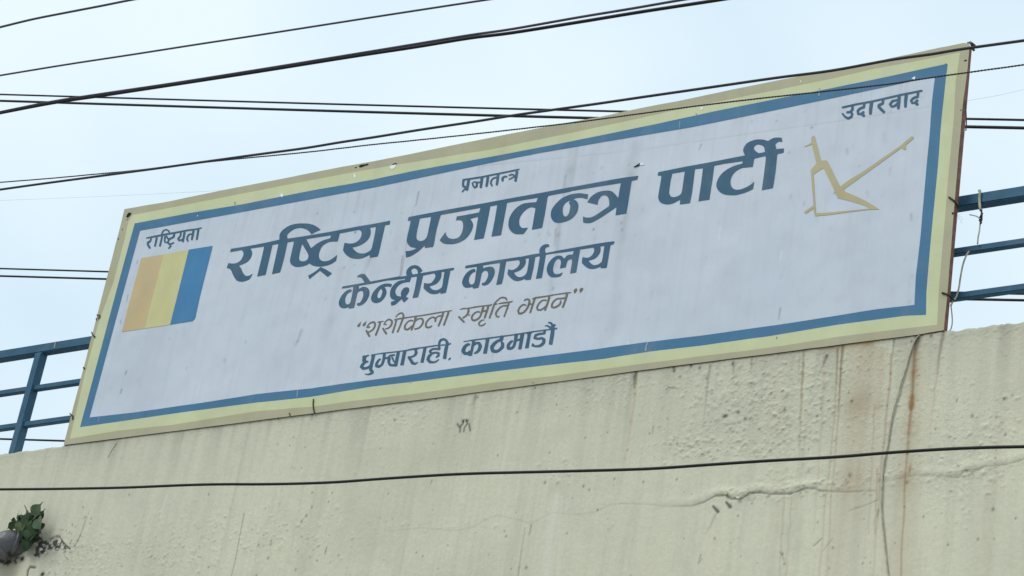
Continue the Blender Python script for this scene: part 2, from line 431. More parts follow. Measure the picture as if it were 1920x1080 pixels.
# outlines of the printed lettering (photograph pixels, mapped onto the sign by at()): word -> [[outer, hole...], ...]
GLYPHS = {
 'rastriya': [[[731.7,413.9,731.2,413.7,702.1,419.2,669.8,424.7,617.6,434.7,572.6,442.3,540.2,447.3,539.6,447.0,538.4,444.4,538.2,443.2,538.9,440.1,539.9,438.2,540.8,437.1,545.2,433.4,548.9,431.0,551.9,429.5,556.8,427.9,562.1,427.2,565.4,427.3,569.1,428.0,572.8,429.4,575.9,431.0,579.2,433.5,580.5,434.8,583.3,438.8,583.8,439.0,593.4,433.9,601.0,430.8,600.4,430.0,596.3,426.6,591.4,423.4,586.9,421.4,580.9,419.7,577.6,419.2,572.4,418.8,560.2,418.8,553.4,419.7,547.2,421.2,541.9,423.2,536.8,426.0,531.2,430.0,527.7,433.6,525.2,437.2,524.2,439.8,523.8,441.4,523.8,447.1,523.6,448.8,523.2,449.3,496.8,455.2,480.8,458.3,457.6,462.5,433.1,466.4,431.5,472.1,431.8,472.5,452.6,468.7,454.7,470.6,456.0,472.6,456.5,474.4,456.3,478.1,454.6,482.7,452.2,486.8,449.6,489.5,446.4,491.6,442.8,493.3,438.8,494.0,434.2,494.0,428.9,493.2,428.1,493.3,425.0,502.2,425.2,502.5,428.4,503.0,430.1,503.5,432.0,505.1,434.0,508.2,436.6,514.8,440.0,521.2,442.1,524.0,443.2,525.2,444.9,526.3,446.8,527.1,449.4,527.8,454.6,528.0,460.2,526.8,466.2,524.3,467.9,523.2,469.6,521.2,473.0,514.4,473.5,512.9,469.6,515.6,466.4,516.8,463.8,517.3,462.4,517.3,460.6,517.0,459.6,516.5,457.7,514.8,455.9,511.9,454.0,508.2,451.8,502.4,447.7,498.2,455.2,495.3,461.4,492.3,465.8,489.0,469.3,484.9,470.6,482.4,471.8,479.1,472.5,476.1,472.7,473.9,472.1,470.9,471.3,468.9,469.2,465.9,494.6,462.1,494.8,462.4,494.8,464.1,491.7,478.8,482.0,518.2,482.2,518.4,497.6,515.2,498.5,512.4,503.7,490.4,510.7,459.4,511.4,459.0,521.6,457.2,521.9,457.2,522.0,457.6,509.8,513.8,510.1,514.0,510.9,513.8,525.1,510.5,528.1,500.4,532.8,483.1,539.0,454.6,539.2,454.3,550.8,452.5,551.2,452.8,550.8,454.8,544.5,482.4,543.7,487.4,543.7,490.2,544.4,492.8,545.2,494.4,546.3,495.9,548.4,497.6,550.8,499.0,554.2,500.2,556.8,500.5,561.2,500.3,567.9,499.2,572.6,497.8,576.8,496.0,580.1,493.7,584.2,496.6,586.2,497.6,589.4,498.5,595.6,499.5,599.2,499.7,604.8,499.2,609.1,498.5,613.4,497.5,618.2,495.8,622.9,493.6,629.8,488.9,630.2,488.2,632.2,478.2,632.1,478.1,631.7,478.2,626.3,482.6,621.1,486.1,617.6,488.0,615.1,488.8,610.9,489.7,607.4,489.8,605.2,489.5,601.6,488.1,599.4,485.2,598.2,482.9,597.7,480.2,597.7,477.8,598.4,473.8,600.2,468.6,602.5,463.9,604.8,460.8,606.9,458.9,610.1,456.7,613.9,454.7,616.8,453.7,622.1,452.8,633.2,452.4,636.8,437.6,670.9,431.0,674.1,430.9,677.3,433.8,678.0,437.2,677.8,440.1,677.0,443.2,675.5,446.4,673.3,449.4,670.8,451.8,667.1,454.3,663.6,455.8,660.9,456.3,655.9,456.5,653.1,456.3,645.9,455.2,644.7,460.1,643.0,469.1,645.8,473.8,647.0,475.4,650.4,478.8,654.6,481.8,659.9,484.0,665.4,485.0,672.6,485.2,677.9,484.3,680.8,483.3,693.1,477.9,693.3,478.2,693.3,482.6,693.6,482.9,707.2,481.1,708.0,480.6,709.8,476.2,721.9,422.8,722.1,422.2,722.9,422.0,730.4,420.8],[704.8,425.2,704.7,427.4,701.8,442.9,697.5,463.2,696.1,466.6,694.7,468.9,692.1,471.1,688.2,473.3,685.2,474.5,681.6,475.2,676.9,475.2,673.8,474.6,670.9,473.6,668.9,472.6,667.1,471.3,663.7,468.1,660.7,464.1,660.7,463.8,668.9,462.0,675.4,459.6,680.8,456.8,686.6,452.3,689.8,448.9,691.6,446.4,693.0,443.9,694.5,439.4,695.0,436.6,695.2,433.8,694.6,430.1,693.5,427.1],[620.1,441.1,620.3,442.1,620.1,443.4,619.1,446.2,618.8,446.7,613.1,448.2,605.9,450.5,599.8,453.4,593.4,457.2,587.6,461.9,583.2,465.0,582.5,464.2,574.4,448.4,575.4,448.0,583.6,446.7,619.4,441.0],[566.6,457.3,576.0,473.4,577.8,477.4,578.2,479.2,578.0,481.8,577.0,485.6,573.4,488.6,571.2,489.5,568.6,489.8,566.1,489.8,563.4,489.1,561.9,487.9,560.7,484.8,560.7,481.6,562.0,474.1,564.2,464.8,566.0,458.4]],[[622.4,512.4,612.6,506.0,608.5,503.9,600.9,500.5,592.5,507.9,585.4,512.5,577.8,516.6,577.6,516.9,579.7,522.2,580.2,523.0,599.6,507.4,614.1,519.1,614.6,518.9,617.2,516.8]]],
 'prajatantra': [[[1196.8,329.7,1196.1,329.5,1172.4,332.5,1144.6,337.2,1071.2,350.8,1067.2,351.3,1010.2,362.2,949.2,373.0,907.1,381.0,842.1,392.3,766.4,406.7,766.0,407.2,764.4,413.7,769.8,413.7,770.0,413.9,769.2,418.9,763.3,444.6,762.5,449.8,762.7,452.9,763.4,454.9,765.1,458.1,766.8,460.2,769.2,462.1,770.8,463.0,773.6,463.8,781.4,464.8,777.1,467.4,772.2,469.3,768.1,470.2,760.4,470.9,761.3,482.6,761.8,482.8,769.2,480.4,772.9,478.5,781.6,473.1,786.1,469.7,795.8,460.5,796.1,460.8,796.5,463.9,796.9,464.7,811.9,462.7,813.5,457.8,816.5,440.1,818.9,428.9,823.2,413.2,825.9,404.4,826.6,402.8,898.4,390.0,900.4,389.7,900.7,389.9,899.6,393.8,897.6,398.3,870.9,403.3,856.6,405.7,856.3,405.9,854.9,413.1,855.8,413.2,859.6,412.5,861.6,412.5,864.8,413.5,866.1,414.4,867.6,417.8,868.2,419.6,868.3,425.1,867.5,430.6,865.6,436.6,863.1,441.5,860.3,444.4,858.8,445.5,856.2,446.6,851.1,447.8,846.8,447.7,840.8,445.9,838.4,443.1,837.0,441.1,836.2,439.1,835.5,435.6,835.1,435.2,824.3,450.1,827.0,453.1,829.4,454.9,831.6,456.1,833.1,456.6,837.4,457.3,843.1,457.7,847.6,457.5,851.6,457.0,856.2,456.0,860.4,454.6,866.6,451.8,871.4,448.7,873.1,447.3,876.3,444.1,879.4,440.3,882.8,435.1,884.3,432.1,886.0,427.8,887.0,423.2,887.0,420.8,886.5,418.4,884.6,414.4,882.0,410.9,881.8,410.2,895.9,406.5,896.4,406.5,896.4,406.8,893.8,423.4,892.2,432.9,888.8,449.2,889.1,449.5,890.4,449.3,906.8,446.6,913.2,418.4,919.3,386.8,931.6,384.4,931.9,384.4,932.0,384.8,931.8,387.1,927.8,411.2,921.5,443.2,922.2,443.3,938.4,441.0,939.2,440.7,939.5,439.8,950.2,382.6,950.9,380.2,959.9,378.5,1007.8,370.6,1008.0,370.8,1008.0,371.6,1007.6,373.2,1005.2,378.9,991.9,379.8,983.8,381.0,980.1,382.0,977.9,383.0,971.5,386.9,967.8,389.9,964.3,393.4,961.9,396.4,958.7,401.1,955.5,407.4,954.4,410.9,953.5,415.1,953.2,418.2,953.2,423.4,954.2,427.8,955.5,430.2,957.0,432.2,958.8,434.2,961.0,436.1,963.6,437.6,965.4,438.3,966.9,438.7,970.6,439.0,977.1,439.0,981.2,438.7,985.1,434.0,989.6,427.2,989.4,427.0,988.1,427.0,979.6,427.6,975.7,424.8,974.4,422.6,973.5,419.2,973.3,414.4,973.8,411.1,975.0,407.2,976.7,403.9,980.7,398.4,984.2,394.8,987.7,392.1,990.9,390.0,992.8,389.2,996.4,388.5,998.9,388.7,1000.9,389.2,1004.0,390.8,997.1,430.7,1015.4,427.2,1016.4,426.8,1021.3,402.2,1026.3,371.9,1027.6,367.1,1069.8,359.0,1070.1,358.2,1072.1,357.8,1114.9,350.7,1163.8,343.0,1164.0,343.1,1164.0,343.9,1161.7,354.9,1159.2,370.6,1158.5,370.1,1152.8,363.5,1149.1,360.1,1147.6,359.0,1145.1,357.9,1141.1,357.2,1137.1,357.2,1131.9,357.7,1125.9,358.7,1121.8,359.9,1117.2,362.0,1113.6,364.4,1109.4,367.5,1106.6,370.3,1103.5,374.8,1101.2,378.9,1101.2,379.4,1120.4,383.8,1120.7,383.6,1120.8,379.6,1121.9,375.9,1123.2,372.9,1126.0,368.9,1128.4,366.9,1130.1,366.2,1133.8,366.0,1135.9,366.5,1138.0,367.8,1139.3,369.1,1140.6,371.1,1141.5,373.2,1142.3,378.4,1142.3,382.8,1141.8,386.4,1120.1,401.3,1114.2,404.8,1110.1,406.8,1105.9,407.8,1100.4,408.0,1098.1,407.6,1092.9,405.8,1093.2,416.1,1094.8,417.6,1099.6,418.3,1105.6,418.2,1110.9,416.5,1118.4,412.6,1127.6,407.1,1147.2,394.1,1155.8,388.0,1156.0,388.4,1154.2,402.4,1154.2,403.4,1173.9,400.2,1174.3,399.4,1177.0,385.2,1184.2,339.2,1184.6,338.9,1194.8,336.6],[808.1,406.3,807.3,411.8,802.5,435.4,801.0,441.8,799.8,444.9,797.8,447.6,796.6,448.8,794.8,450.1,792.9,451.0,790.1,451.7,787.8,451.8,785.6,451.3,782.6,449.9,781.1,447.6,780.7,446.6,780.5,442.4,781.2,437.2,782.7,428.9,786.8,411.4,786.7,409.8,791.1,408.8]],[[1102.8,364.3,1092.4,362.7,1084.9,362.0,1074.1,363.5,1069.4,364.5,1062.8,366.9,1056.9,369.5,1052.0,372.6,1048.2,375.8,1042.6,381.3,1040.2,384.1,1036.5,389.1,1034.4,393.2,1033.5,395.4,1032.8,398.6,1032.7,404.9,1033.7,409.1,1035.8,412.6,1038.1,415.3,1040.1,416.6,1043.6,417.5,1046.4,417.7,1049.8,417.5,1055.2,416.7,1062.4,414.6,1067.6,412.3,1071.0,410.2,1074.1,407.8,1077.6,404.3,1080.5,400.4,1082.1,397.2,1083.3,394.1,1084.3,388.6,1084.2,383.6,1083.3,380.2,1082.5,378.6,1080.1,376.0,1074.7,373.2,1080.1,371.5,1083.9,370.7,1088.9,370.5,1092.6,371.0,1101.1,373.4,1101.5,372.1],[1060.1,406.1,1058.6,405.5,1057.2,404.4,1056.0,402.4,1055.4,400.4,1054.7,396.6,1054.7,393.4,1055.5,388.6,1056.2,386.6,1057.5,383.9,1059.5,381.2,1061.1,379.7,1065.2,377.0,1067.9,376.2,1069.9,376.0,1070.1,376.1,1069.8,376.4,1066.1,379.9,1068.1,383.1,1069.0,385.4,1068.8,390.4,1067.6,396.9,1066.3,400.4,1064.3,403.6,1063.1,404.8]]],
 'party': [[[1234.9,374.1,1236.2,376.9,1237.1,378.1,1239.4,380.1,1243.6,382.0,1248.4,383.0,1252.9,383.2,1258.9,382.1,1263.1,380.5,1274.9,374.3,1275.0,377.8,1274.7,382.6,1274.9,383.2,1293.6,380.8,1296.0,369.2,1297.7,359.6,1302.8,318.9,1303.2,317.6,1303.4,317.1,1304.1,316.8,1313.6,315.8,1317.4,315.2,1317.8,315.4,1317.8,316.6,1315.5,336.8,1309.5,377.1,1309.8,377.3,1310.8,377.2,1329.9,374.2,1330.3,373.4,1333.0,354.1,1335.7,337.2,1339.2,310.7,1355.4,307.3,1390.1,302.3,1392.6,301.6,1392.8,301.9,1392.8,302.8,1391.4,306.8,1386.4,307.9,1381.2,309.4,1376.8,310.9,1370.8,313.4,1364.1,316.9,1359.7,319.9,1355.7,323.2,1352.0,326.9,1349.2,330.4,1347.2,333.6,1345.7,336.6,1344.5,339.4,1343.5,343.1,1343.2,345.1,1343.2,348.8,1343.7,351.4,1345.0,354.6,1346.7,356.9,1348.8,359.2,1351.8,361.5,1354.2,362.8,1358.2,364.3,1361.8,365.2,1372.8,366.0,1378.9,365.8,1385.2,364.5,1394.6,361.8,1400.8,359.6,1411.9,354.3,1414.1,340.8,1413.8,340.8,1408.6,345.2,1404.9,347.8,1399.8,350.6,1393.6,353.3,1390.1,354.5,1385.1,355.5,1380.8,355.7,1377.9,355.1,1375.2,353.8,1373.6,352.5,1372.2,350.9,1370.7,348.2,1369.7,344.8,1369.5,339.6,1370.0,336.6,1371.2,332.6,1372.9,329.1,1374.4,326.7,1376.2,324.6,1379.4,321.5,1383.9,318.2,1388.8,315.7,1391.6,314.8,1395.2,314.2,1411.4,312.8,1414.3,297.1,1434.9,292.5,1435.6,292.5,1435.7,292.9,1435.7,297.9,1435.0,305.4,1430.8,338.4,1428.2,356.4,1428.4,356.6,1430.1,356.3,1448.7,352.6,1449.2,351.8,1450.8,342.4,1453.8,323.1,1455.2,311.8,1456.8,293.4,1457.5,289.2,1457.9,288.6,1463.2,287.5,1468.9,285.9,1470.0,278.6,1469.8,278.3,1461.1,278.7,1454.1,279.6,1454.0,279.2,1455.6,276.9,1453.9,272.8,1453.8,271.1,1454.6,269.1,1459.6,265.4,1466.6,265.8,1466.7,264.6,1465.8,258.4,1465.6,258.2,1464.1,258.0,1460.8,257.8,1454.6,257.8,1451.6,258.3,1448.8,259.2,1446.1,260.4,1440.1,264.3,1435.8,262.9,1431.6,261.8,1427.4,261.3,1422.1,261.2,1418.2,261.5,1414.1,262.4,1405.8,265.2,1401.2,267.9,1398.7,270.2,1395.9,274.1,1394.2,277.6,1393.5,280.1,1393.3,281.6,1393.5,283.1,1394.7,286.9,1396.7,290.9,1396.6,291.3,1324.6,305.3,1284.6,312.5,1234.4,322.6,1234.2,322.9,1233.1,328.9,1239.6,329.3,1240.0,330.4,1239.2,336.8,1234.2,366.6,1234.0,370.4],[1434.3,284.8,1428.2,286.2,1422.4,287.1,1417.9,284.2,1415.1,281.5,1413.7,279.1,1413.3,277.9,1413.7,275.6,1416.9,271.8,1419.9,271.0,1421.1,270.8,1423.8,271.0,1428.1,272.2,1430.6,273.8,1433.0,276.4],[1283.4,321.3,1283.8,322.2,1283.7,323.4,1278.5,359.1,1276.8,363.1,1275.4,364.7,1272.9,366.5,1270.4,367.8,1267.6,368.8,1263.8,369.5,1261.2,369.5,1259.8,369.1,1258.4,368.5,1256.9,367.5,1255.4,364.4,1254.7,362.2,1254.5,360.4,1257.0,341.1,1258.0,335.6,1260.0,327.8,1260.2,325.6,1261.6,325.2]]],
 'kendriya': [[[851.3,501.8,850.4,501.7,788.8,512.0,788.0,511.2,788.0,510.9,792.1,507.2,790.2,504.4,788.3,502.1,785.3,499.4,782.8,498.0,779.6,497.2,777.8,497.0,775.2,497.2,771.8,498.0,769.1,499.4,766.3,501.4,763.5,504.8,762.2,507.4,761.5,510.6,761.5,512.8,762.3,516.6,761.9,517.0,750.2,518.8,749.9,517.9,749.4,517.8,694.9,527.7,693.2,526.0,684.8,514.8,683.6,514.0,681.6,513.5,678.4,513.5,676.8,513.9,674.4,514.7,670.9,516.6,669.5,520.1,669.8,520.2,672.4,519.2,673.8,519.2,675.6,519.7,677.4,520.7,679.1,522.2,683.6,529.8,642.1,537.1,640.8,540.2,640.9,540.6,641.2,540.7,652.4,539.5,658.9,537.8,662.1,537.3,662.2,538.6,661.5,543.4,659.7,554.4,657.5,564.8,656.1,568.1,655.2,569.2,653.2,570.4,649.9,570.8,647.7,567.6,647.2,565.8,647.0,560.9,647.5,558.4,648.9,554.7,650.9,551.3,653.9,548.7,655.2,548.0,658.8,547.0,658.8,542.6,658.6,542.2,657.9,542.2,653.6,542.9,651.1,544.0,648.7,545.6,645.4,548.3,643.2,550.8,640.6,554.0,638.9,556.8,636.5,561.6,635.3,565.2,635.0,567.6,635.5,571.4,636.5,573.8,638.3,575.8,640.4,577.0,641.8,577.3,644.1,577.7,646.4,577.7,649.2,577.1,652.9,576.0,653.6,576.8,654.4,578.3,654.9,578.5,663.6,576.9,664.0,576.1,669.4,551.8,671.2,547.2,676.1,545.0,679.6,545.7,680.0,546.1,680.5,547.1,681.2,550.2,681.0,553.9,680.5,556.6,678.6,561.2,677.1,564.1,676.0,565.6,673.6,567.9,669.9,568.1,668.9,571.2,671.2,573.1,675.1,572.7,678.4,571.6,682.3,568.9,685.3,565.9,687.1,563.6,689.1,560.4,691.1,556.1,692.0,553.1,692.5,550.2,692.5,545.8,692.1,544.1,690.8,541.4,689.1,539.7,686.4,538.2,684.1,537.7,681.1,537.7,678.9,538.2,673.1,541.5,672.5,537.6,672.9,536.1,673.2,535.6,694.8,532.0,719.1,527.0,728.8,525.3,729.8,525.2,730.2,525.5,731.1,525.5,751.4,523.3,759.4,522.2,759.8,522.4,758.5,524.9,753.1,525.2,748.1,526.5,745.2,527.9,742.5,529.8,740.1,531.8,736.2,536.0,733.0,541.4,731.7,545.4,731.0,550.6,731.2,554.1,731.5,555.9,733.0,558.9,734.2,560.1,736.0,561.2,741.5,562.9,732.8,566.1,732.7,567.1,733.6,572.9,738.1,572.0,741.1,570.8,743.9,568.7,747.8,565.0,752.9,560.7,753.3,560.9,755.1,564.6,757.6,566.9,758.4,566.3,762.6,562.2,765.8,558.4,765.8,558.2,762.1,557.3,761.1,555.1,765.1,549.6,766.5,546.8,767.2,544.4,767.3,543.1,766.6,539.9,765.8,539.4,762.2,538.2,759.2,539.0,756.5,540.4,754.0,543.2,752.2,546.9,751.5,550.1,751.5,552.1,752.1,555.7,751.1,555.8,746.1,555.2,745.0,554.8,743.0,552.8,742.0,551.2,741.2,548.2,741.2,545.1,741.5,543.4,742.5,540.9,743.9,538.7,746.7,535.4,748.7,533.8,750.9,532.4,756.1,530.2,762.9,528.8,768.4,528.6,770.9,519.9,773.6,519.3,781.6,518.3,781.7,519.2,781.0,523.4,778.0,540.1,773.4,558.6,773.8,558.8,783.2,557.0,783.8,556.6,787.5,542.9,793.1,516.8,794.1,516.3,813.6,512.3,814.4,512.5,815.8,515.1,816.2,516.2,816.3,518.2,815.6,520.8,812.8,525.6,809.1,529.7,807.8,530.5,806.2,531.1,804.2,531.5,801.1,531.5,798.8,531.2,794.9,530.1,794.8,534.9,793.9,539.8,797.7,544.1,800.0,546.2,804.6,549.3,808.6,550.8,812.1,551.3,817.1,551.0,821.1,550.0,825.6,547.7,825.8,547.9,825.8,550.4,826.1,550.8,835.6,548.6,836.1,548.1,839.0,535.6,844.1,507.6,850.7,506.1],[783.4,512.9,775.8,514.5,774.6,514.5,772.7,512.6,771.5,509.8,771.2,507.2,772.1,504.7,776.2,502.7,780.4,504.1,783.0,507.9,783.5,510.1],[833.1,509.3,833.2,510.4,829.8,532.6,829.0,536.4,827.8,539.0,826.0,540.6,822.6,542.6,819.4,543.8,816.6,544.0,814.2,543.7,811.4,542.8,809.5,541.8,807.7,540.1,805.2,536.6,808.9,535.6,814.6,533.6,818.1,531.8,819.8,530.4,823.4,526.5,825.0,524.1,826.3,521.2,827.2,518.2,827.7,515.1,827.7,511.8,827.4,510.2,827.8,510.0]],[[734.5,532.4,728.2,531.5,723.2,531.5,720.9,531.9,717.4,532.9,714.6,534.0,710.4,536.5,707.1,539.2,703.5,542.8,700.7,546.2,698.2,550.4,696.4,554.9,695.7,557.4,695.5,559.9,696.0,562.2,697.6,565.6,701.6,567.6,703.4,568.0,705.6,568.0,707.8,567.6,711.2,566.5,714.1,565.0,715.6,563.8,718.5,560.9,721.5,556.9,723.3,553.4,724.2,550.4,724.5,546.4,724.0,543.4,722.8,540.8,720.5,538.2,720.6,537.9,725.9,537.0,733.6,537.9],[716.2,540.5,716.4,540.8,715.3,543.1,716.9,545.2,717.0,546.9,716.5,549.6,714.8,554.4,713.8,556.4,711.6,559.3,708.9,558.8,707.7,556.6,707.3,555.1,707.5,552.8,708.5,549.4,710.5,545.6,712.5,542.9,714.2,541.5]]],
 'karyalaya': [[[1152.1,452.4,1150.8,452.3,1136.1,454.0,1116.1,457.2,1041.1,470.5,1039.1,471.2,1024.4,474.0,1023.2,473.9,1021.8,470.1,1021.8,468.4,1022.6,465.7,1023.9,464.3,1025.9,463.0,1027.6,462.7,1029.6,462.7,1029.8,462.4,1029.1,458.1,1026.1,457.7,1023.8,457.7,1021.1,458.2,1018.6,459.2,1015.4,461.5,1013.6,463.5,1012.0,466.2,1011.3,468.6,1011.0,471.1,1011.5,474.6,1011.1,475.0,1004.4,475.8,994.8,477.5,975.4,481.6,974.4,481.3,924.4,489.0,895.6,494.3,873.6,498.0,873.1,498.2,872.9,498.8,871.8,502.2,871.9,502.7,884.2,501.3,893.6,500.0,894.2,500.1,890.5,525.1,889.8,528.2,889.0,530.4,888.3,531.4,886.4,533.1,882.8,533.5,880.2,530.8,879.4,528.9,879.0,527.2,879.0,523.1,880.2,518.8,881.2,516.8,884.0,513.1,886.0,511.2,887.6,510.4,891.2,509.6,891.5,509.2,890.6,504.1,888.1,504.2,885.2,504.7,881.4,506.4,877.2,509.3,874.0,512.6,870.9,516.8,868.5,521.2,866.9,525.8,866.3,528.4,866.3,531.1,866.7,532.6,868.1,536.0,870.6,538.1,873.2,539.3,874.6,539.5,878.1,539.3,885.4,537.8,887.2,540.6,887.8,541.0,897.1,539.1,899.2,531.8,903.2,511.8,906.8,508.2,908.9,507.5,911.4,507.3,914.5,509.8,914.8,510.4,915.3,514.2,915.0,516.8,914.1,519.9,912.0,524.8,909.6,528.2,908.8,529.0,907.2,529.8,903.5,530.8,903.2,531.4,903.7,534.4,906.1,535.2,908.2,535.2,910.1,534.8,913.8,533.5,916.4,531.5,918.7,529.2,921.3,525.9,923.6,522.1,925.8,517.6,927.1,513.2,927.7,510.2,927.5,506.6,926.8,504.3,925.6,502.5,923.8,500.9,922.4,500.2,920.9,499.8,918.6,499.7,914.4,500.2,909.6,501.5,906.4,502.9,905.5,499.9,905.7,497.8,906.8,497.3,910.8,496.7,936.4,492.7,937.3,494.1,937.3,495.1,936.2,504.8,930.3,533.8,930.8,534.0,940.4,532.3,941.1,530.6,943.8,520.1,948.9,489.9,971.6,487.2,972.4,487.4,973.8,489.2,974.5,491.6,974.5,493.4,974.1,494.9,973.1,496.9,971.6,499.1,969.0,501.9,967.3,503.2,965.9,504.1,962.9,505.5,960.8,506.0,958.4,506.2,957.1,506.0,952.9,504.4,952.7,504.9,952.3,508.9,951.2,513.2,951.4,513.9,955.5,519.1,959.2,522.7,961.8,524.5,963.4,525.3,966.6,526.3,968.6,526.7,970.8,526.7,974.6,526.0,979.2,524.6,984.1,522.4,984.3,522.6,984.7,524.9,984.9,525.0,995.2,524.1,1000.3,501.4,1003.7,481.9,1011.6,480.0,1012.0,480.6,1012.0,482.6,1010.8,489.8,1008.2,505.4,1004.7,522.4,1004.9,522.7,1005.6,522.7,1015.6,520.9,1016.0,519.8,1019.2,502.4,1023.3,477.4,1039.6,474.8,1059.2,472.5,1075.4,470.2,1075.6,470.4,1075.3,472.2,1073.8,477.1,1067.9,477.3,1065.1,478.0,1063.2,478.9,1061.2,480.6,1058.1,484.9,1053.8,480.5,1051.9,479.5,1049.4,479.0,1045.9,479.2,1043.2,479.9,1039.4,481.7,1036.9,483.4,1035.0,484.9,1032.2,487.9,1030.0,490.8,1028.0,494.1,1026.4,497.8,1025.4,501.1,1025.0,503.6,1025.0,506.6,1025.7,510.2,1026.4,512.2,1027.5,514.4,1029.9,517.2,1032.9,519.1,1035.8,519.8,1041.1,519.8,1047.1,519.0,1050.2,517.9,1051.4,517.2,1052.8,515.6,1055.0,510.6,1048.6,513.3,1045.9,513.8,1043.2,514.0,1041.2,513.6,1038.6,511.8,1038.1,511.2,1037.2,508.6,1036.8,507.1,1036.8,503.1,1037.3,499.9,1039.7,491.9,1041.7,488.1,1043.9,486.2,1046.1,485.2,1048.4,485.2,1050.6,487.4,1051.5,489.6,1051.7,493.4,1049.8,502.4,1049.8,502.9,1050.1,503.1,1060.5,501.2,1062.9,492.1,1063.6,490.2,1064.4,489.0,1066.9,486.6,1072.4,485.7,1072.5,489.6,1072.0,494.8,1068.8,512.4,1069.1,512.7,1079.9,510.7,1080.3,510.4,1080.5,509.4,1087.6,467.8,1111.9,463.9,1112.9,464.9,1113.6,466.1,1114.3,469.4,1113.5,472.6,1110.9,477.1,1109.0,479.4,1107.0,481.1,1105.6,481.9,1103.2,482.8,1101.2,483.2,1097.9,483.2,1092.4,481.9,1091.3,486.6,1090.9,493.1,1095.4,497.7,1098.5,500.1,1101.8,502.1,1103.8,503.1,1105.6,503.7,1109.8,504.2,1114.1,503.8,1120.4,502.1,1125.4,500.0,1125.8,500.6,1126.1,502.4,1126.4,502.7,1134.6,502.5,1135.6,502.3,1137.4,501.0,1137.8,500.2,1144.5,459.9,1144.8,459.6,1145.6,459.5,1151.0,456.9],[1132.9,460.9,1133.0,462.1,1129.5,484.9,1128.5,489.2,1127.6,491.0,1126.4,492.3,1122.8,495.0,1121.4,495.6,1118.6,496.5,1115.6,497.0,1114.1,497.0,1111.8,496.5,1108.9,494.9,1105.8,491.8,1103.7,488.8,1103.7,488.2,1110.8,486.5,1113.4,485.5,1116.8,483.5,1118.8,481.8,1120.3,480.2,1122.8,477.1,1124.3,474.4,1125.5,471.2,1126.2,466.9,1125.4,461.8],[991.9,483.9,990.3,496.6,988.7,506.6,987.5,510.9,986.0,513.6,984.0,515.8,982.3,517.1,978.9,518.8,976.6,519.3,973.4,519.5,971.4,519.1,969.1,518.0,966.8,516.1,965.6,514.6,963.6,510.8,970.8,508.5,973.7,507.2,975.6,506.1,978.5,503.8,981.6,500.3,983.5,497.6,984.6,495.2,985.5,492.2,985.7,490.8,985.7,488.2,985.0,484.9]]],
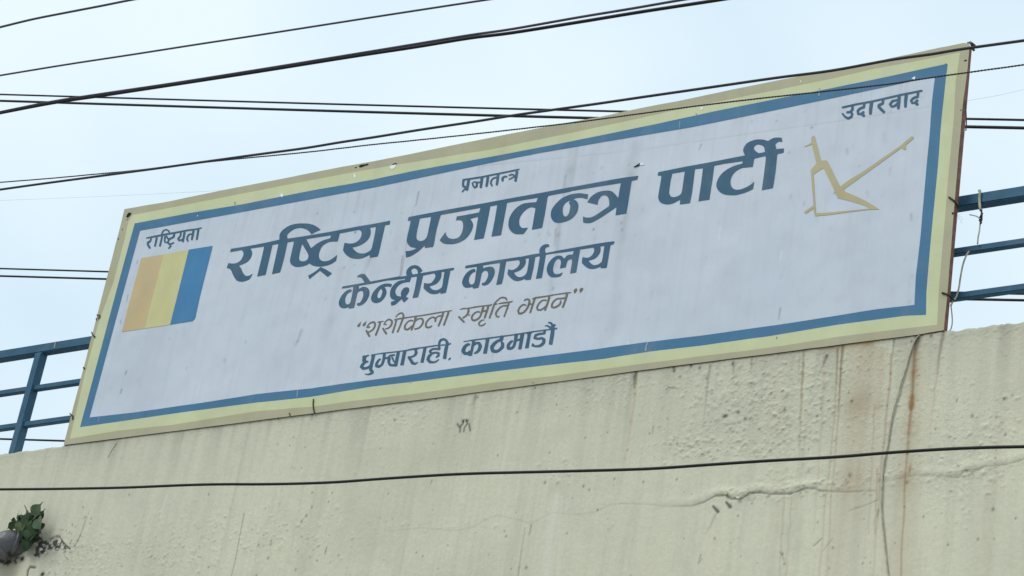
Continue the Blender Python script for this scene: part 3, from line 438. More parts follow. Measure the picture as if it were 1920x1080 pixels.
 'shashikala': [[[847.4,581.6,846.9,581.3,825.2,584.3,791.1,590.2,776.1,592.0,765.6,593.8,757.9,594.6,757.7,594.4,758.3,590.4,755.6,586.1,754.1,585.5,751.1,585.5,749.2,586.0,746.2,588.0,743.4,590.7,741.0,594.1,741.0,594.6,741.9,595.3,742.2,595.2,744.7,592.1,746.7,590.4,749.9,588.5,751.8,588.3,753.5,588.8,755.0,591.1,754.3,594.9,753.2,595.3,744.6,596.9,738.4,598.9,738.9,600.6,741.1,600.2,741.3,600.6,739.6,606.9,734.2,623.8,734.6,624.1,736.8,624.8,737.3,624.6,742.3,609.2,744.8,599.6,745.1,599.3,752.4,598.0,753.1,598.2,748.0,611.8,743.5,622.1,743.8,622.7,745.9,623.6,746.4,623.0,750.6,613.8,757.0,597.4,775.8,594.3,777.3,594.4,775.0,604.4,773.1,609.8,772.1,609.4,767.8,613.2,763.6,616.0,761.4,615.6,760.7,615.1,760.3,612.9,760.7,610.8,763.1,606.5,765.6,603.8,767.2,602.7,769.9,601.8,771.1,601.9,773.2,602.8,774.1,602.5,774.6,601.9,774.7,601.1,774.2,600.1,772.1,599.3,770.2,599.2,767.1,600.0,763.8,602.1,762.0,603.9,759.0,607.8,757.5,610.4,757.0,611.9,757.0,614.4,757.5,617.2,758.1,618.2,759.2,618.8,763.6,619.3,764.9,619.0,768.3,616.6,771.8,613.0,769.6,618.6,772.4,619.8,776.0,611.6,778.8,603.4,782.6,600.0,784.9,598.9,787.4,598.2,790.4,598.9,791.5,601.6,790.8,605.2,789.8,607.6,788.6,609.4,786.1,612.2,784.2,613.5,782.2,614.5,776.5,615.6,776.3,616.8,776.8,617.8,778.6,617.8,782.1,617.3,786.1,615.6,788.6,613.8,790.7,611.8,792.6,609.1,793.8,606.8,795.2,601.4,793.0,596.6,792.2,596.0,790.1,595.7,788.4,595.5,786.8,595.7,783.8,596.5,780.2,598.5,780.9,595.9,781.8,593.7,796.2,591.7,828.6,586.0,828.9,586.2,828.1,590.3,824.2,590.8,820.6,591.9,819.1,592.8,816.9,595.0,816.6,595.0,815.4,594.0,812.9,593.3,811.4,593.3,808.6,594.0,805.6,595.5,802.6,597.8,799.4,601.4,797.7,604.1,796.7,607.1,796.5,608.2,796.7,610.6,797.2,613.1,797.9,613.9,801.8,615.7,802.8,615.6,806.4,614.5,808.3,613.4,810.4,611.6,810.5,610.8,810.1,610.0,809.1,609.7,806.4,611.5,802.6,612.3,800.5,611.2,800.0,609.6,800.0,607.2,800.5,605.2,801.7,603.1,803.9,600.3,806.1,598.3,807.6,597.4,810.2,596.2,812.1,596.0,813.8,596.8,814.5,598.2,814.7,599.2,814.5,602.6,814.7,603.1,815.2,603.6,816.4,603.6,817.1,603.1,817.8,601.1,818.2,599.2,818.0,597.6,820.2,594.8,821.9,593.9,826.9,593.2,827.2,593.4,827.0,594.2,820.2,611.1,820.6,611.5,822.9,612.3,826.8,603.6,830.8,593.6,832.8,586.6,831.9,585.6,838.2,584.3,838.7,584.4,838.8,584.8,837.6,589.4,830.3,609.4,830.4,609.8,832.9,610.7,833.3,610.2,835.0,606.1,840.8,590.9,842.8,584.8,842.0,583.8,847.2,582.8,847.5,582.6]],[[722.3,617.2,724.9,617.2,726.9,616.8,730.2,615.0,733.2,612.1,735.5,608.4,736.3,606.4,736.6,604.6,736.1,600.9,735.4,599.7,731.9,597.5,731.1,597.2,728.4,597.5,726.9,597.9,725.4,598.8,722.9,601.0,721.5,602.8,719.4,606.4,718.9,607.6,718.9,608.2,718.5,608.6,718.8,608.9,724.8,609.1,725.6,608.4,725.6,608.0,723.6,606.7,721.8,606.3,721.6,606.1,722.7,604.4,724.9,602.2,727.4,600.5,729.4,600.3,730.9,600.7,732.5,601.9,732.8,602.6,733.0,603.8,732.8,605.9,732.2,607.5,730.6,610.6,728.3,613.1,726.9,614.1,725.9,614.6,722.0,615.4,722.0,616.4]],[[687.8,601.6,683.9,604.3,680.7,607.2,679.9,608.8,679.8,610.8,680.9,611.2,681.8,611.2,684.2,610.3,685.9,607.8,685.8,604.9]],[[705.1,629.5,705.6,629.1,711.3,615.4,714.6,604.4,714.1,603.8,719.9,602.6,720.1,602.2,719.9,601.8,717.8,601.7,710.6,602.2,708.2,603.0,707.1,603.9,707.1,604.4,707.6,604.8,709.8,604.5,710.6,604.5,710.8,604.8,708.1,614.2,702.5,628.1,702.8,628.5]],[[691.2,631.7,693.2,631.3,694.4,629.8,691.0,622.9,692.9,623.0,693.9,622.8,698.6,619.8,701.4,617.0,702.8,615.1,704.1,612.6,705.3,607.4,703.5,603.4,702.6,602.7,700.6,602.3,698.1,602.3,694.1,604.0,692.4,605.2,690.5,607.1,687.7,611.1,687.0,612.4,686.9,613.1,687.1,613.8,686.7,614.4,686.8,614.8,692.2,614.6,693.3,613.9,694.4,612.6,691.9,611.5,689.9,611.2,691.7,608.9,693.0,607.6,694.4,606.7,696.2,606.0,697.8,605.7,699.6,605.7,700.8,606.0,701.7,607.9,701.1,611.2,700.0,613.9,698.3,616.4,696.1,618.5,692.5,620.6,690.9,620.9,690.2,621.6,687.9,618.5,686.4,618.4,685.5,619.2,685.4,620.4,686.9,624.2,690.9,631.4]],[[677.5,602.6,673.8,605.7,670.8,608.6,669.9,610.2,669.6,612.4,670.6,612.8,671.9,612.8,673.2,612.4,674.3,611.6,676.0,608.9,675.7,607.8,675.7,606.2]],[[717.4,614.4,716.7,615.1,716.5,616.1,719.0,621.4,722.9,627.0,724.9,626.6,726.0,625.1,726.0,624.6,722.4,619.4,719.4,614.5,718.4,614.2]]],
 'smriti': [[[916.1,596.5,918.6,597.4,918.9,597.2,923.6,585.1,927.8,571.9,928.1,571.6,932.8,570.4,932.2,568.4,929.2,569.1,929.1,568.9,930.8,566.4,932.8,564.3,937.0,560.6,938.6,559.7,940.9,559.0,943.8,559.0,947.2,560.2,948.6,562.8,949.4,563.3,950.4,563.3,951.1,562.8,951.5,561.6,949.9,557.9,949.4,557.6,946.2,556.5,943.9,556.0,941.1,556.2,938.8,556.9,936.4,558.0,935.1,559.0,927.8,565.9,926.2,567.9,925.1,570.1,924.0,570.6,924.3,572.4,916.0,595.9]],[[961.1,563.8,953.6,565.2,947.4,565.7,934.5,568.2,934.5,569.4,934.8,569.9,935.1,570.0,949.8,568.3,951.8,568.3,951.8,569.1,951.1,572.0,950.4,571.1,947.4,571.3,944.9,571.7,940.1,573.0,937.0,574.8,933.2,578.4,929.7,583.1,928.7,584.9,928.0,586.9,927.8,587.9,928.0,589.8,929.5,593.9,930.6,594.5,934.8,595.3,935.4,595.0,936.8,593.4,936.8,592.6,936.2,592.2,934.6,592.7,932.1,591.6,931.3,588.4,932.0,585.9,933.2,583.8,936.0,579.8,938.5,577.1,941.4,575.4,944.1,574.5,949.9,574.3,950.2,574.4,950.3,574.8,943.7,593.2,944.1,593.8,946.2,594.4,953.6,575.1,955.6,567.8,955.9,567.5,961.5,565.6,961.6,565.2]],[[922.6,570.2,921.8,569.6,919.8,570.5,915.9,571.2,892.2,574.0,879.4,576.5,877.6,576.6,876.2,577.0,867.9,577.3,863.8,578.7,861.6,579.9,861.8,580.4,862.1,580.5,866.9,579.7,875.2,579.0,875.8,579.1,876.1,579.8,876.5,580.9,876.5,582.8,875.4,586.8,873.6,589.8,871.5,591.9,866.6,595.2,867.2,596.6,867.9,597.3,871.1,595.5,874.0,593.4,876.9,590.4,877.4,591.2,882.2,591.1,882.3,590.6,882.1,590.2,877.9,589.2,879.3,586.2,880.2,583.4,880.3,580.4,879.9,578.8,880.1,578.5,904.2,574.6,901.1,586.2,899.6,590.6,898.0,593.8,896.2,595.5,894.1,597.0,891.8,598.1,888.6,599.0,886.6,598.2,886.0,596.6,886.0,594.8,887.2,592.1,888.1,590.7,891.4,587.3,893.4,586.2,895.2,585.7,897.1,585.7,899.6,586.2,900.2,585.6,900.4,584.9,899.9,583.7,897.8,583.2,895.8,583.0,892.2,583.9,889.6,585.4,887.1,587.3,885.2,589.4,884.0,591.2,882.7,595.2,882.7,596.8,883.9,600.2,884.2,600.8,885.6,601.5,887.9,602.2,889.6,602.2,892.6,601.3,895.1,600.1,897.9,598.2,899.7,596.4,902.1,592.4,905.0,584.9,905.6,584.5,910.6,584.4,906.5,595.9,907.8,596.6,909.2,597.1,909.6,597.0,915.1,582.1,917.2,573.8,917.6,573.4,918.8,573.3,921.1,572.5,922.6,571.3],[913.1,573.9,913.0,575.2,911.8,580.6,911.1,581.0,906.1,581.6,908.2,574.1]],[[870.8,604.5,871.4,602.9,871.2,602.5,861.1,592.2,860.6,592.2,859.5,592.9,858.7,594.4,862.9,599.2,868.9,605.1,870.1,604.9]],[[908.6,599.1,905.4,598.8,902.9,599.5,900.6,600.7,898.3,602.6,896.4,605.4,896.0,606.4,897.4,609.9,898.1,611.0,898.9,611.3,901.4,611.7,903.9,611.5,906.2,610.5,908.7,608.6,910.8,605.6,910.2,604.9,905.2,608.3,903.2,609.0,901.4,609.0,900.1,608.7,899.3,606.6,900.4,604.2,901.6,602.8,905.1,600.7,908.6,600.1]]],
 'bhawan': [[[1085.4,549.1,1086.2,548.9,1088.9,547.8,1090.9,546.3,1092.5,544.1,1093.6,541.6,1093.5,540.8,1092.6,539.6,1090.8,539.5,1089.8,539.7,1088.4,540.5,1086.9,542.0,1086.4,543.2,1086.2,544.9,1087.3,547.6]],[[1075.1,550.4,1078.2,549.1,1079.6,548.1,1080.3,547.2,1081.8,544.4,1082.5,542.2,1081.1,540.6,1079.8,540.7,1078.2,541.2,1076.0,543.4,1075.3,545.1,1075.3,546.6,1076.5,549.2]],[[1070.8,547.6,1070.6,547.3,1068.9,547.3,1061.1,548.0,1037.2,551.7,1026.2,553.7,1002.4,557.0,997.5,559.6,997.5,560.4,998.2,561.3,999.6,560.9,999.9,561.1,998.1,567.4,997.4,569.0,994.6,568.8,994.1,568.6,994.5,566.2,994.5,563.9,994.0,562.1,993.1,560.5,989.9,559.3,988.4,559.3,985.4,560.2,983.8,561.0,982.8,562.0,981.9,563.9,982.1,564.6,982.8,564.7,984.8,563.2,988.1,562.3,989.2,562.3,990.2,562.8,990.8,563.9,990.7,566.1,989.6,569.9,988.1,574.1,986.6,577.2,983.7,581.2,981.1,583.8,979.1,585.0,976.9,585.8,974.1,585.9,973.4,583.9,973.2,582.6,975.0,577.9,976.8,575.4,978.5,573.8,980.4,572.7,983.2,572.3,985.8,573.3,986.6,573.0,987.0,572.2,986.7,571.2,983.9,569.7,981.2,569.8,979.6,570.2,977.1,571.5,974.3,574.1,972.5,576.4,969.9,581.9,969.7,583.1,971.0,587.8,971.7,588.8,972.4,589.1,976.6,589.3,979.6,588.3,982.0,586.9,984.7,584.8,987.8,581.3,990.3,577.8,992.1,574.4,993.2,571.6,993.8,571.3,996.2,571.3,996.8,571.8,992.2,586.1,992.4,586.4,995.2,587.2,1004.4,559.6,1027.4,556.0,1027.7,556.6,1026.0,563.8,1023.5,571.8,1019.2,576.0,1015.9,578.3,1012.6,579.7,1011.1,579.7,1009.4,579.1,1008.4,576.6,1010.5,571.4,1013.2,567.9,1015.5,565.6,1017.4,564.5,1020.1,563.8,1021.6,563.8,1024.4,564.5,1025.2,563.8,1025.3,562.6,1024.9,561.9,1022.1,561.2,1019.8,561.2,1017.2,561.7,1015.2,562.5,1012.8,564.3,1010.4,566.7,1007.4,570.8,1004.9,576.8,1006.7,581.6,1007.6,582.1,1010.6,582.7,1012.2,582.7,1015.1,581.8,1017.9,580.3,1021.2,577.7,1020.0,581.8,1020.4,582.1,1022.9,583.0,1028.0,569.9,1030.5,561.8,1031.8,556.4,1030.2,555.6,1037.8,553.7,1060.4,550.7,1061.1,550.8,1061.2,551.2,1059.7,557.1,1052.4,558.0,1045.9,558.3,1043.9,558.9,1041.8,559.9,1038.4,562.3,1036.1,564.9,1033.6,568.8,1032.7,571.6,1032.7,575.4,1033.0,576.2,1033.9,577.0,1037.2,578.0,1038.8,578.0,1041.9,577.3,1043.6,576.6,1047.6,574.2,1050.6,571.6,1051.8,569.6,1052.7,566.8,1052.7,564.8,1052.3,563.6,1051.4,562.6,1050.6,562.6,1050.2,562.9,1049.9,563.6,1050.0,564.9,1049.0,567.9,1048.2,569.2,1046.4,571.0,1042.2,573.6,1039.1,574.7,1037.2,574.7,1036.1,574.2,1036.0,572.2,1036.5,570.4,1037.7,568.1,1039.3,565.8,1041.9,563.2,1043.6,562.0,1045.1,561.4,1047.1,561.0,1053.1,561.0,1058.4,560.6,1058.6,560.9,1058.0,562.9,1053.1,575.9,1053.4,576.3,1056.1,577.2,1056.5,576.8,1060.8,565.8,1063.6,557.6,1065.3,551.1,1064.3,550.2,1070.8,549.0,1071.0,548.8]]],
 'dhumbarahi': [[[674.7,687.9,674.9,688.8,675.6,689.8,677.6,691.7,679.2,693.0,680.4,693.3,686.2,692.6,688.3,691.9,691.3,690.2,691.9,692.6,691.7,693.8,691.9,694.8,692.6,695.6,695.5,696.8,695.6,697.3,693.1,699.1,690.6,700.3,688.8,700.8,687.6,700.8,684.2,700.0,683.7,701.1,683.9,701.4,686.8,702.8,689.6,703.3,694.1,702.8,695.4,702.5,697.4,701.5,700.1,699.6,700.7,698.6,700.7,697.2,699.7,693.9,699.0,693.1,697.6,692.4,697.5,692.1,703.6,665.3,703.9,665.0,704.9,664.8,716.9,663.3,717.6,663.4,717.7,663.8,717.3,669.9,716.1,676.4,714.3,681.9,712.8,683.3,710.1,684.6,708.4,683.9,708.7,681.9,710.0,678.8,711.8,675.9,713.8,674.1,714.1,673.2,713.6,672.1,712.9,671.7,712.1,671.7,710.1,672.7,708.1,674.2,706.4,676.2,703.5,681.1,703.0,683.9,703.0,686.2,703.2,687.2,703.9,688.2,705.2,688.8,710.2,689.6,711.4,689.3,715.6,686.5,717.5,684.6,719.0,682.4,720.6,678.4,721.9,673.4,722.4,673.0,726.6,673.1,726.0,676.6,726.2,679.6,727.9,683.2,729.2,685.5,729.9,685.9,733.9,686.7,736.9,686.6,737.9,687.2,744.4,686.5,744.8,685.6,749.9,659.9,750.1,659.6,750.8,659.3,754.6,658.8,755.0,659.1,755.0,660.8,750.2,684.6,750.6,684.8,756.2,684.7,756.7,683.9,761.5,660.8,762.3,658.1,763.1,657.7,776.6,655.6,776.8,655.9,776.7,656.9,777.3,659.4,777.3,661.6,776.4,664.1,773.9,666.1,771.8,667.3,764.4,668.0,764.2,668.2,764.2,669.6,764.4,671.8,767.5,676.1,770.5,681.6,771.3,682.6,772.1,683.1,772.9,683.3,777.2,683.8,778.9,683.8,784.0,679.4,784.1,679.1,783.8,678.5,783.2,678.3,778.6,680.0,775.4,678.6,772.5,673.1,770.0,670.8,772.6,670.3,775.1,669.5,779.2,667.3,780.4,666.1,782.4,663.1,783.0,660.9,782.5,657.8,781.5,654.9,784.9,654.3,785.1,653.6,785.6,653.3,793.2,652.6,793.5,654.8,788.0,679.6,788.6,679.8,794.1,679.5,794.3,679.2,799.3,654.2,800.2,651.6,820.1,648.5,820.8,648.5,821.0,648.8,820.7,651.9,813.6,652.2,810.4,652.7,807.5,654.1,804.8,656.8,803.7,658.2,803.5,658.9,803.7,659.9,804.6,661.0,806.5,662.4,806.6,662.8,803.9,664.6,802.2,666.1,800.7,668.8,799.3,673.2,799.4,674.6,800.1,676.0,803.8,680.0,804.9,680.8,811.6,681.0,815.1,680.3,817.9,679.1,820.1,677.7,823.3,674.2,823.5,673.8,823.1,673.0,822.4,672.7,818.4,675.6,815.6,676.8,812.6,677.3,810.4,677.0,807.4,676.1,805.9,673.6,805.7,673.1,806.0,671.2,806.7,669.2,807.8,667.6,810.5,664.8,810.6,664.1,815.9,662.7,817.4,662.7,819.6,663.6,819.8,665.2,819.7,665.8,816.3,669.2,816.6,670.1,817.2,670.8,817.6,671.0,818.2,670.8,823.2,668.3,824.0,667.6,824.3,666.1,824.5,662.2,824.3,661.2,823.8,660.4,823.1,659.9,818.8,659.2,815.2,659.3,810.2,660.3,808.6,658.8,809.3,657.6,810.8,656.4,812.8,655.8,816.8,655.7,822.8,656.5,824.2,656.1,825.6,655.4,825.8,652.4,825.8,642.6,826.2,641.2,827.8,639.1,831.1,638.0,831.9,638.0,834.1,639.0,835.5,641.1,835.7,642.8,833.0,653.8,830.2,671.9,830.3,672.2,831.1,672.5,835.9,673.2,836.3,672.6,838.5,659.1,840.9,647.1,841.9,646.4,845.8,644.7,846.0,644.2,845.2,642.9,841.1,644.3,840.9,642.8,842.1,642.6,842.1,642.4,840.1,640.1,838.5,637.2,837.4,636.2,835.8,635.1,832.1,633.7,831.4,633.7,826.1,635.2,824.8,635.9,822.0,640.1,821.3,642.9,821.3,645.6,820.8,646.3,817.8,646.5,793.4,650.2,777.8,652.2,768.2,654.0,765.2,654.7,764.6,655.3,763.4,655.5,737.6,659.0,717.6,661.0,696.1,664.5,695.7,664.9,695.7,666.6,696.5,670.6,692.6,684.2,691.5,685.4,689.2,686.8,685.9,688.0,682.1,687.8,681.3,687.2,681.2,686.8,682.4,684.4,683.5,682.9,687.1,680.1,687.3,679.6,689.8,679.5,690.7,678.8,691.0,677.8,690.4,676.7,687.1,675.8,686.5,675.1,686.2,674.1,686.3,671.1,686.9,669.9,688.6,668.0,692.1,666.9,692.2,665.9,691.8,665.3,688.8,665.3,686.4,666.0,684.6,666.9,683.2,666.0,682.6,665.9,679.2,668.1,679.5,672.1,678.7,676.4,680.8,679.1,678.9,680.3,677.4,682.2,675.0,686.2],[722.6,662.8,743.4,660.4,743.5,661.9,742.0,668.2,740.4,677.2,739.7,676.4,738.7,674.4,736.2,668.5,734.8,668.7,733.1,669.9,736.2,676.6,739.9,681.8,736.1,682.6,734.8,682.5,732.6,681.8,731.5,678.6,731.5,676.8,732.6,671.4,731.1,669.4,732.2,668.5,733.9,667.9,740.7,666.4,740.2,663.6,735.1,664.2,731.4,665.0,729.2,666.2,725.8,669.4,723.1,669.5,722.7,669.2,722.7,668.6,723.2,663.8]],[[833.8,645.2,833.4,645.1,826.8,646.0,826.3,646.4,826.7,648.1,826.9,648.3,833.8,647.3,834.0,646.8]],[[845.9,670.4,845.1,670.3,842.1,671.0,840.0,674.8,841.2,675.3,843.5,674.2,844.6,672.9]]],
 'kathmandu': [[[864.8,657.9,865.4,659.4,867.9,663.2,869.6,664.9,872.9,665.3,876.6,665.3,878.8,667.1,884.4,666.7,884.7,666.4,888.7,648.1,888.9,647.8,889.9,647.8,892.8,645.2,893.4,645.0,895.9,645.5,896.3,645.9,897.0,648.6,896.1,652.6,895.0,655.2,894.0,656.8,891.9,659.0,888.8,661.1,888.5,662.2,889.1,663.2,890.1,663.5,893.4,662.8,895.2,662.0,898.3,659.6,900.8,656.6,902.1,653.8,903.6,649.2,903.7,647.8,901.1,642.8,900.3,641.6,899.4,640.9,897.6,640.7,892.6,641.0,891.8,641.2,890.2,642.4,890.1,642.2,890.9,638.4,891.4,638.0,892.8,637.8,909.4,635.8,910.3,637.2,910.3,640.1,910.0,642.4,908.8,648.4,905.5,662.6,905.9,662.8,912.2,662.8,912.7,662.2,917.0,637.8,917.8,634.9,937.2,632.2,937.6,632.4,937.1,634.6,929.9,638.2,925.8,641.0,923.5,643.2,919.2,648.7,918.6,650.8,920.2,658.2,921.2,659.6,922.4,660.3,927.9,661.5,929.9,661.5,932.6,661.0,935.6,659.6,939.1,657.2,944.6,652.0,945.3,650.2,945.3,643.6,944.4,642.0,941.6,640.4,940.4,640.0,939.0,640.6,938.6,641.2,938.4,642.1,939.5,644.8,938.8,649.1,935.2,653.7,932.2,655.4,930.2,656.0,929.2,656.0,926.4,654.8,925.8,651.9,925.9,651.2,927.2,648.9,929.8,645.2,932.9,642.3,935.2,640.8,937.4,640.2,940.9,639.6,942.1,638.9,943.1,637.1,944.4,631.2,963.9,628.5,964.5,628.8,963.2,638.9,962.5,642.9,961.0,647.9,960.0,649.1,957.2,650.6,955.6,650.2,955.5,649.2,956.0,647.6,957.9,644.1,959.4,642.3,961.7,640.8,962.1,639.6,961.6,638.2,960.1,637.5,956.4,638.9,953.5,641.4,952.0,643.2,950.2,646.2,949.5,649.9,949.9,653.8,950.6,654.7,951.8,655.3,956.8,655.8,958.4,655.6,961.2,654.1,962.9,653.0,964.0,651.9,965.4,649.9,966.6,647.1,968.8,639.3,969.8,639.0,973.9,638.8,974.2,639.2,973.7,642.4,971.3,654.4,971.6,654.7,977.2,654.7,977.7,653.9,983.0,625.9,983.8,625.5,991.1,624.4,987.6,625.9,988.7,627.8,988.8,628.8,988.7,630.9,984.2,652.6,984.4,652.8,986.4,652.8,990.6,652.5,991.2,650.9,995.3,626.9,996.8,623.5,1000.2,622.8,1018.2,620.3,1018.7,620.8,1018.5,622.9,1018.2,623.2,1013.2,623.5,1010.6,624.0,1007.1,625.0,1002.9,626.7,1002.1,627.8,1000.0,632.8,1000.0,634.1,1001.0,635.4,1005.6,636.8,1010.2,637.0,1015.2,636.1,1016.8,637.8,1016.5,640.9,1015.7,642.1,1013.1,644.7,1011.9,645.4,1009.4,646.5,1004.8,647.3,1003.1,647.2,998.8,642.7,996.0,648.1,996.8,649.0,1003.1,650.8,1008.8,651.0,1012.1,650.5,1013.9,650.0,1015.9,649.0,1017.8,647.7,1021.4,644.3,1022.2,642.4,1022.8,637.8,1022.8,635.9,1022.2,634.9,1021.6,634.2,1016.4,631.8,1015.1,631.8,1010.1,632.8,1007.9,632.8,1006.8,632.5,1005.5,631.8,1005.9,630.1,1009.4,628.5,1012.6,627.7,1021.2,626.8,1022.3,625.8,1023.8,619.8,1024.2,619.5,1031.6,618.5,1032.2,618.5,1032.5,618.8,1032.2,623.8,1028.7,645.2,1028.9,645.5,1035.2,646.5,1035.7,645.6,1038.7,628.8,1039.3,624.1,1039.7,617.2,1040.6,617.8,1041.2,617.6,1044.8,616.2,1044.9,615.2,1044.7,614.6,1043.9,614.0,1039.8,615.5,1039.8,611.6,1041.6,610.6,1042.0,609.2,1041.5,608.1,1040.8,607.4,1037.4,607.9,1035.2,605.2,1033.1,603.4,1027.9,603.5,1027.2,604.4,1027.4,605.6,1031.2,606.7,1032.8,608.9,1033.4,610.6,1032.7,611.1,1032.6,612.8,1028.9,610.2,1026.9,609.3,1024.4,609.3,1021.9,610.0,1021.7,610.2,1021.7,611.4,1021.9,611.7,1024.2,611.7,1026.1,612.2,1027.9,613.5,1030.5,616.1,1030.6,616.4,1030.4,616.5,1000.1,620.5,970.1,625.3,967.4,625.0,965.2,626.0,958.4,627.0,943.8,629.0,940.4,628.7,938.6,629.6,937.4,629.8,889.1,636.0,869.4,639.5,868.7,639.9,869.1,641.1,883.9,639.0,884.4,639.1,884.7,641.2,884.3,644.4,882.1,655.9,881.7,657.1,879.9,657.0,876.1,660.1,873.0,659.2,872.1,657.4,872.2,656.6,873.7,652.1,877.1,648.1,880.4,647.3,881.1,646.8,881.5,646.1,881.4,644.8,880.9,644.0,880.1,643.5,875.2,643.5,871.2,646.2,868.4,648.9,866.2,653.1,865.0,656.2],[974.9,627.1,975.2,629.4,974.8,634.2,973.9,634.7,969.8,635.4,971.2,628.4,971.1,627.6]]],
 'prajatantra_small': [[[865.2,359.2,866.8,360.8,867.1,360.8,872.8,354.9,873.0,355.1,872.9,356.4,874.4,357.3,875.6,357.5,877.4,357.2,879.8,346.6,881.5,337.2,881.9,336.7,900.7,333.9,900.5,338.1,900.1,340.2,893.9,340.2,887.8,339.5,887.4,340.2,887.2,341.6,885.8,341.3,884.3,342.2,884.3,343.8,885.0,347.6,885.9,349.4,888.9,353.0,890.2,353.3,892.1,352.5,894.8,350.8,895.5,350.1,895.8,348.9,895.9,343.4,899.6,343.3,899.8,343.6,899.8,344.2,898.9,351.8,901.2,352.8,902.9,352.6,903.3,352.1,905.0,343.8,906.3,332.9,911.6,331.7,912.0,331.9,911.0,341.6,909.6,349.1,911.2,350.2,912.1,350.3,913.6,350.1,914.0,349.8,916.2,340.2,917.1,330.6,931.2,327.7,931.3,329.1,931.0,330.9,926.6,331.9,923.4,333.4,920.9,335.9,919.2,338.9,918.7,341.6,918.5,344.4,921.6,349.5,922.6,349.7,923.4,349.3,924.2,348.2,921.9,343.4,922.2,340.8,922.7,339.2,923.9,337.2,925.4,335.7,927.2,334.9,930.1,334.2,930.6,334.3,930.7,334.9,929.0,346.6,930.9,347.7,933.2,347.4,935.0,339.2,936.3,327.8,936.8,326.6,966.6,320.6,966.8,321.2,965.6,328.5,963.6,326.4,960.4,325.5,957.6,325.7,953.6,327.5,953.3,328.4,953.5,329.2,954.0,329.9,954.9,330.3,959.1,328.5,961.6,329.2,962.3,330.2,959.2,332.3,953.4,335.4,953.2,335.8,953.5,336.8,953.9,337.2,954.2,337.3,959.2,335.4,964.9,332.1,965.0,333.2,964.0,339.4,965.9,340.7,968.1,340.3,968.5,339.8,970.2,331.8,971.8,321.2,971.6,320.9,969.7,319.8,974.2,317.9,974.1,316.4,973.4,316.2,964.6,317.7,903.8,330.0,867.1,335.7,866.8,336.1,866.8,338.9,866.2,342.8,866.2,349.4,866.8,350.5,867.4,351.0,871.3,352.1],[873.8,349.8,872.8,348.5,870.8,347.8,870.3,347.4,870.5,342.2,871.4,338.4,875.8,337.6,875.8,338.2],[887.6,342.0,892.2,342.9,891.8,343.6,891.9,348.1,890.2,349.3,888.2,347.2,887.7,345.1]],[[950.9,329.3,947.6,329.2,944.6,329.4,940.4,332.7,939.8,333.9,939.8,335.2,940.2,339.1,940.8,339.9,941.8,340.5,942.4,340.5,943.2,340.2,944.1,339.3,944.5,334.9,945.9,332.7,950.9,332.6,951.6,330.9]]],
 'rastriyata': [[[378.3,426.4,377.9,426.1,368.2,428.2,348.9,430.5,330.2,434.3,319.1,436.1,318.7,435.8,317.5,432.4,316.9,431.7,312.1,429.0,311.1,429.0,307.1,430.5,305.9,431.3,304.2,433.1,303.0,434.9,302.1,439.1,287.9,442.0,273.9,445.2,274.2,447.1,274.6,447.3,280.9,446.3,281.6,446.6,280.8,450.5,276.2,453.0,275.7,453.6,275.0,456.2,275.2,458.6,276.5,461.4,279.9,466.5,280.2,466.5,281.9,465.8,282.9,464.6,279.4,458.4,279.0,457.2,279.2,455.8,282.8,453.0,283.6,452.0,284.5,447.1,283.9,445.9,291.9,444.5,292.0,444.8,288.7,461.4,288.8,461.8,290.4,462.5,291.9,462.4,294.0,454.2,295.7,445.8,295.6,445.4,294.4,444.7,293.6,444.5,292.4,444.6,301.8,442.5,302.0,442.8,301.2,447.1,297.7,461.2,297.9,461.5,300.9,462.2,301.2,461.9,303.7,451.9,305.8,441.8,313.8,440.2,324.2,438.5,324.5,439.1,323.7,442.6,317.9,446.4,315.2,445.5,312.9,441.2,311.8,441.2,310.4,442.3,308.2,442.2,307.9,442.8,306.9,449.9,307.4,452.6,308.5,454.8,309.1,455.3,313.9,456.2,316.9,459.4,316.9,459.9,318.2,460.9,318.2,461.2,314.6,464.9,315.5,466.2,316.8,466.9,321.8,461.6,321.9,460.9,320.0,459.4,319.9,458.9,322.1,458.3,324.6,457.1,326.3,456.1,326.7,455.1,326.3,454.1,325.2,453.6,321.4,455.3,318.1,456.1,316.8,454.2,317.5,450.9,317.9,450.4,320.8,448.5,327.0,445.1,327.7,443.6,328.3,438.8,328.2,437.8,337.1,436.1,337.0,439.9,336.6,441.1,335.0,443.4,332.2,446.6,331.9,447.6,332.0,448.2,334.1,451.3,334.9,452.1,335.9,452.3,340.9,451.0,340.8,453.7,344.1,454.3,344.3,454.1,346.5,444.1,348.0,435.8,347.9,435.1,346.7,434.1,354.9,432.7,360.7,432.1,359.8,437.7,359.1,437.2,353.2,438.4,352.2,439.4,349.7,443.6,349.2,445.6,349.2,448.8,349.4,449.8,350.0,451.2,351.1,452.8,352.2,453.2,353.5,452.4,353.7,451.2,352.5,448.6,352.5,445.9,352.9,444.6,353.9,442.6,355.1,441.0,359.2,440.1,357.6,449.6,359.4,450.5,361.1,450.4,363.3,441.2,364.8,432.6,363.6,431.8,363.9,431.5,369.6,430.7,369.8,430.9,369.7,431.8,367.0,448.9,367.2,449.3,370.2,449.8,370.5,449.6,373.8,431.2,373.8,430.4,373.0,430.2,372.8,429.9,378.4,428.0,378.6,427.8],[305.6,438.2,305.5,436.6,306.0,435.2,306.8,434.1,308.4,432.7,311.4,431.7,315.1,433.6,316.1,436.1,316.1,436.4,315.8,436.7,306.2,438.3],[343.6,434.7,343.8,435.1,341.8,446.9,338.8,448.5,336.4,448.9,335.9,447.8,339.1,443.8,340.3,441.1,340.7,436.4,340.0,435.4],[311.1,444.5,311.4,444.7,313.0,447.8,313.6,448.3,314.7,448.8,313.7,452.9,313.4,453.2,310.8,452.8,310.0,451.2,310.0,449.2]]],
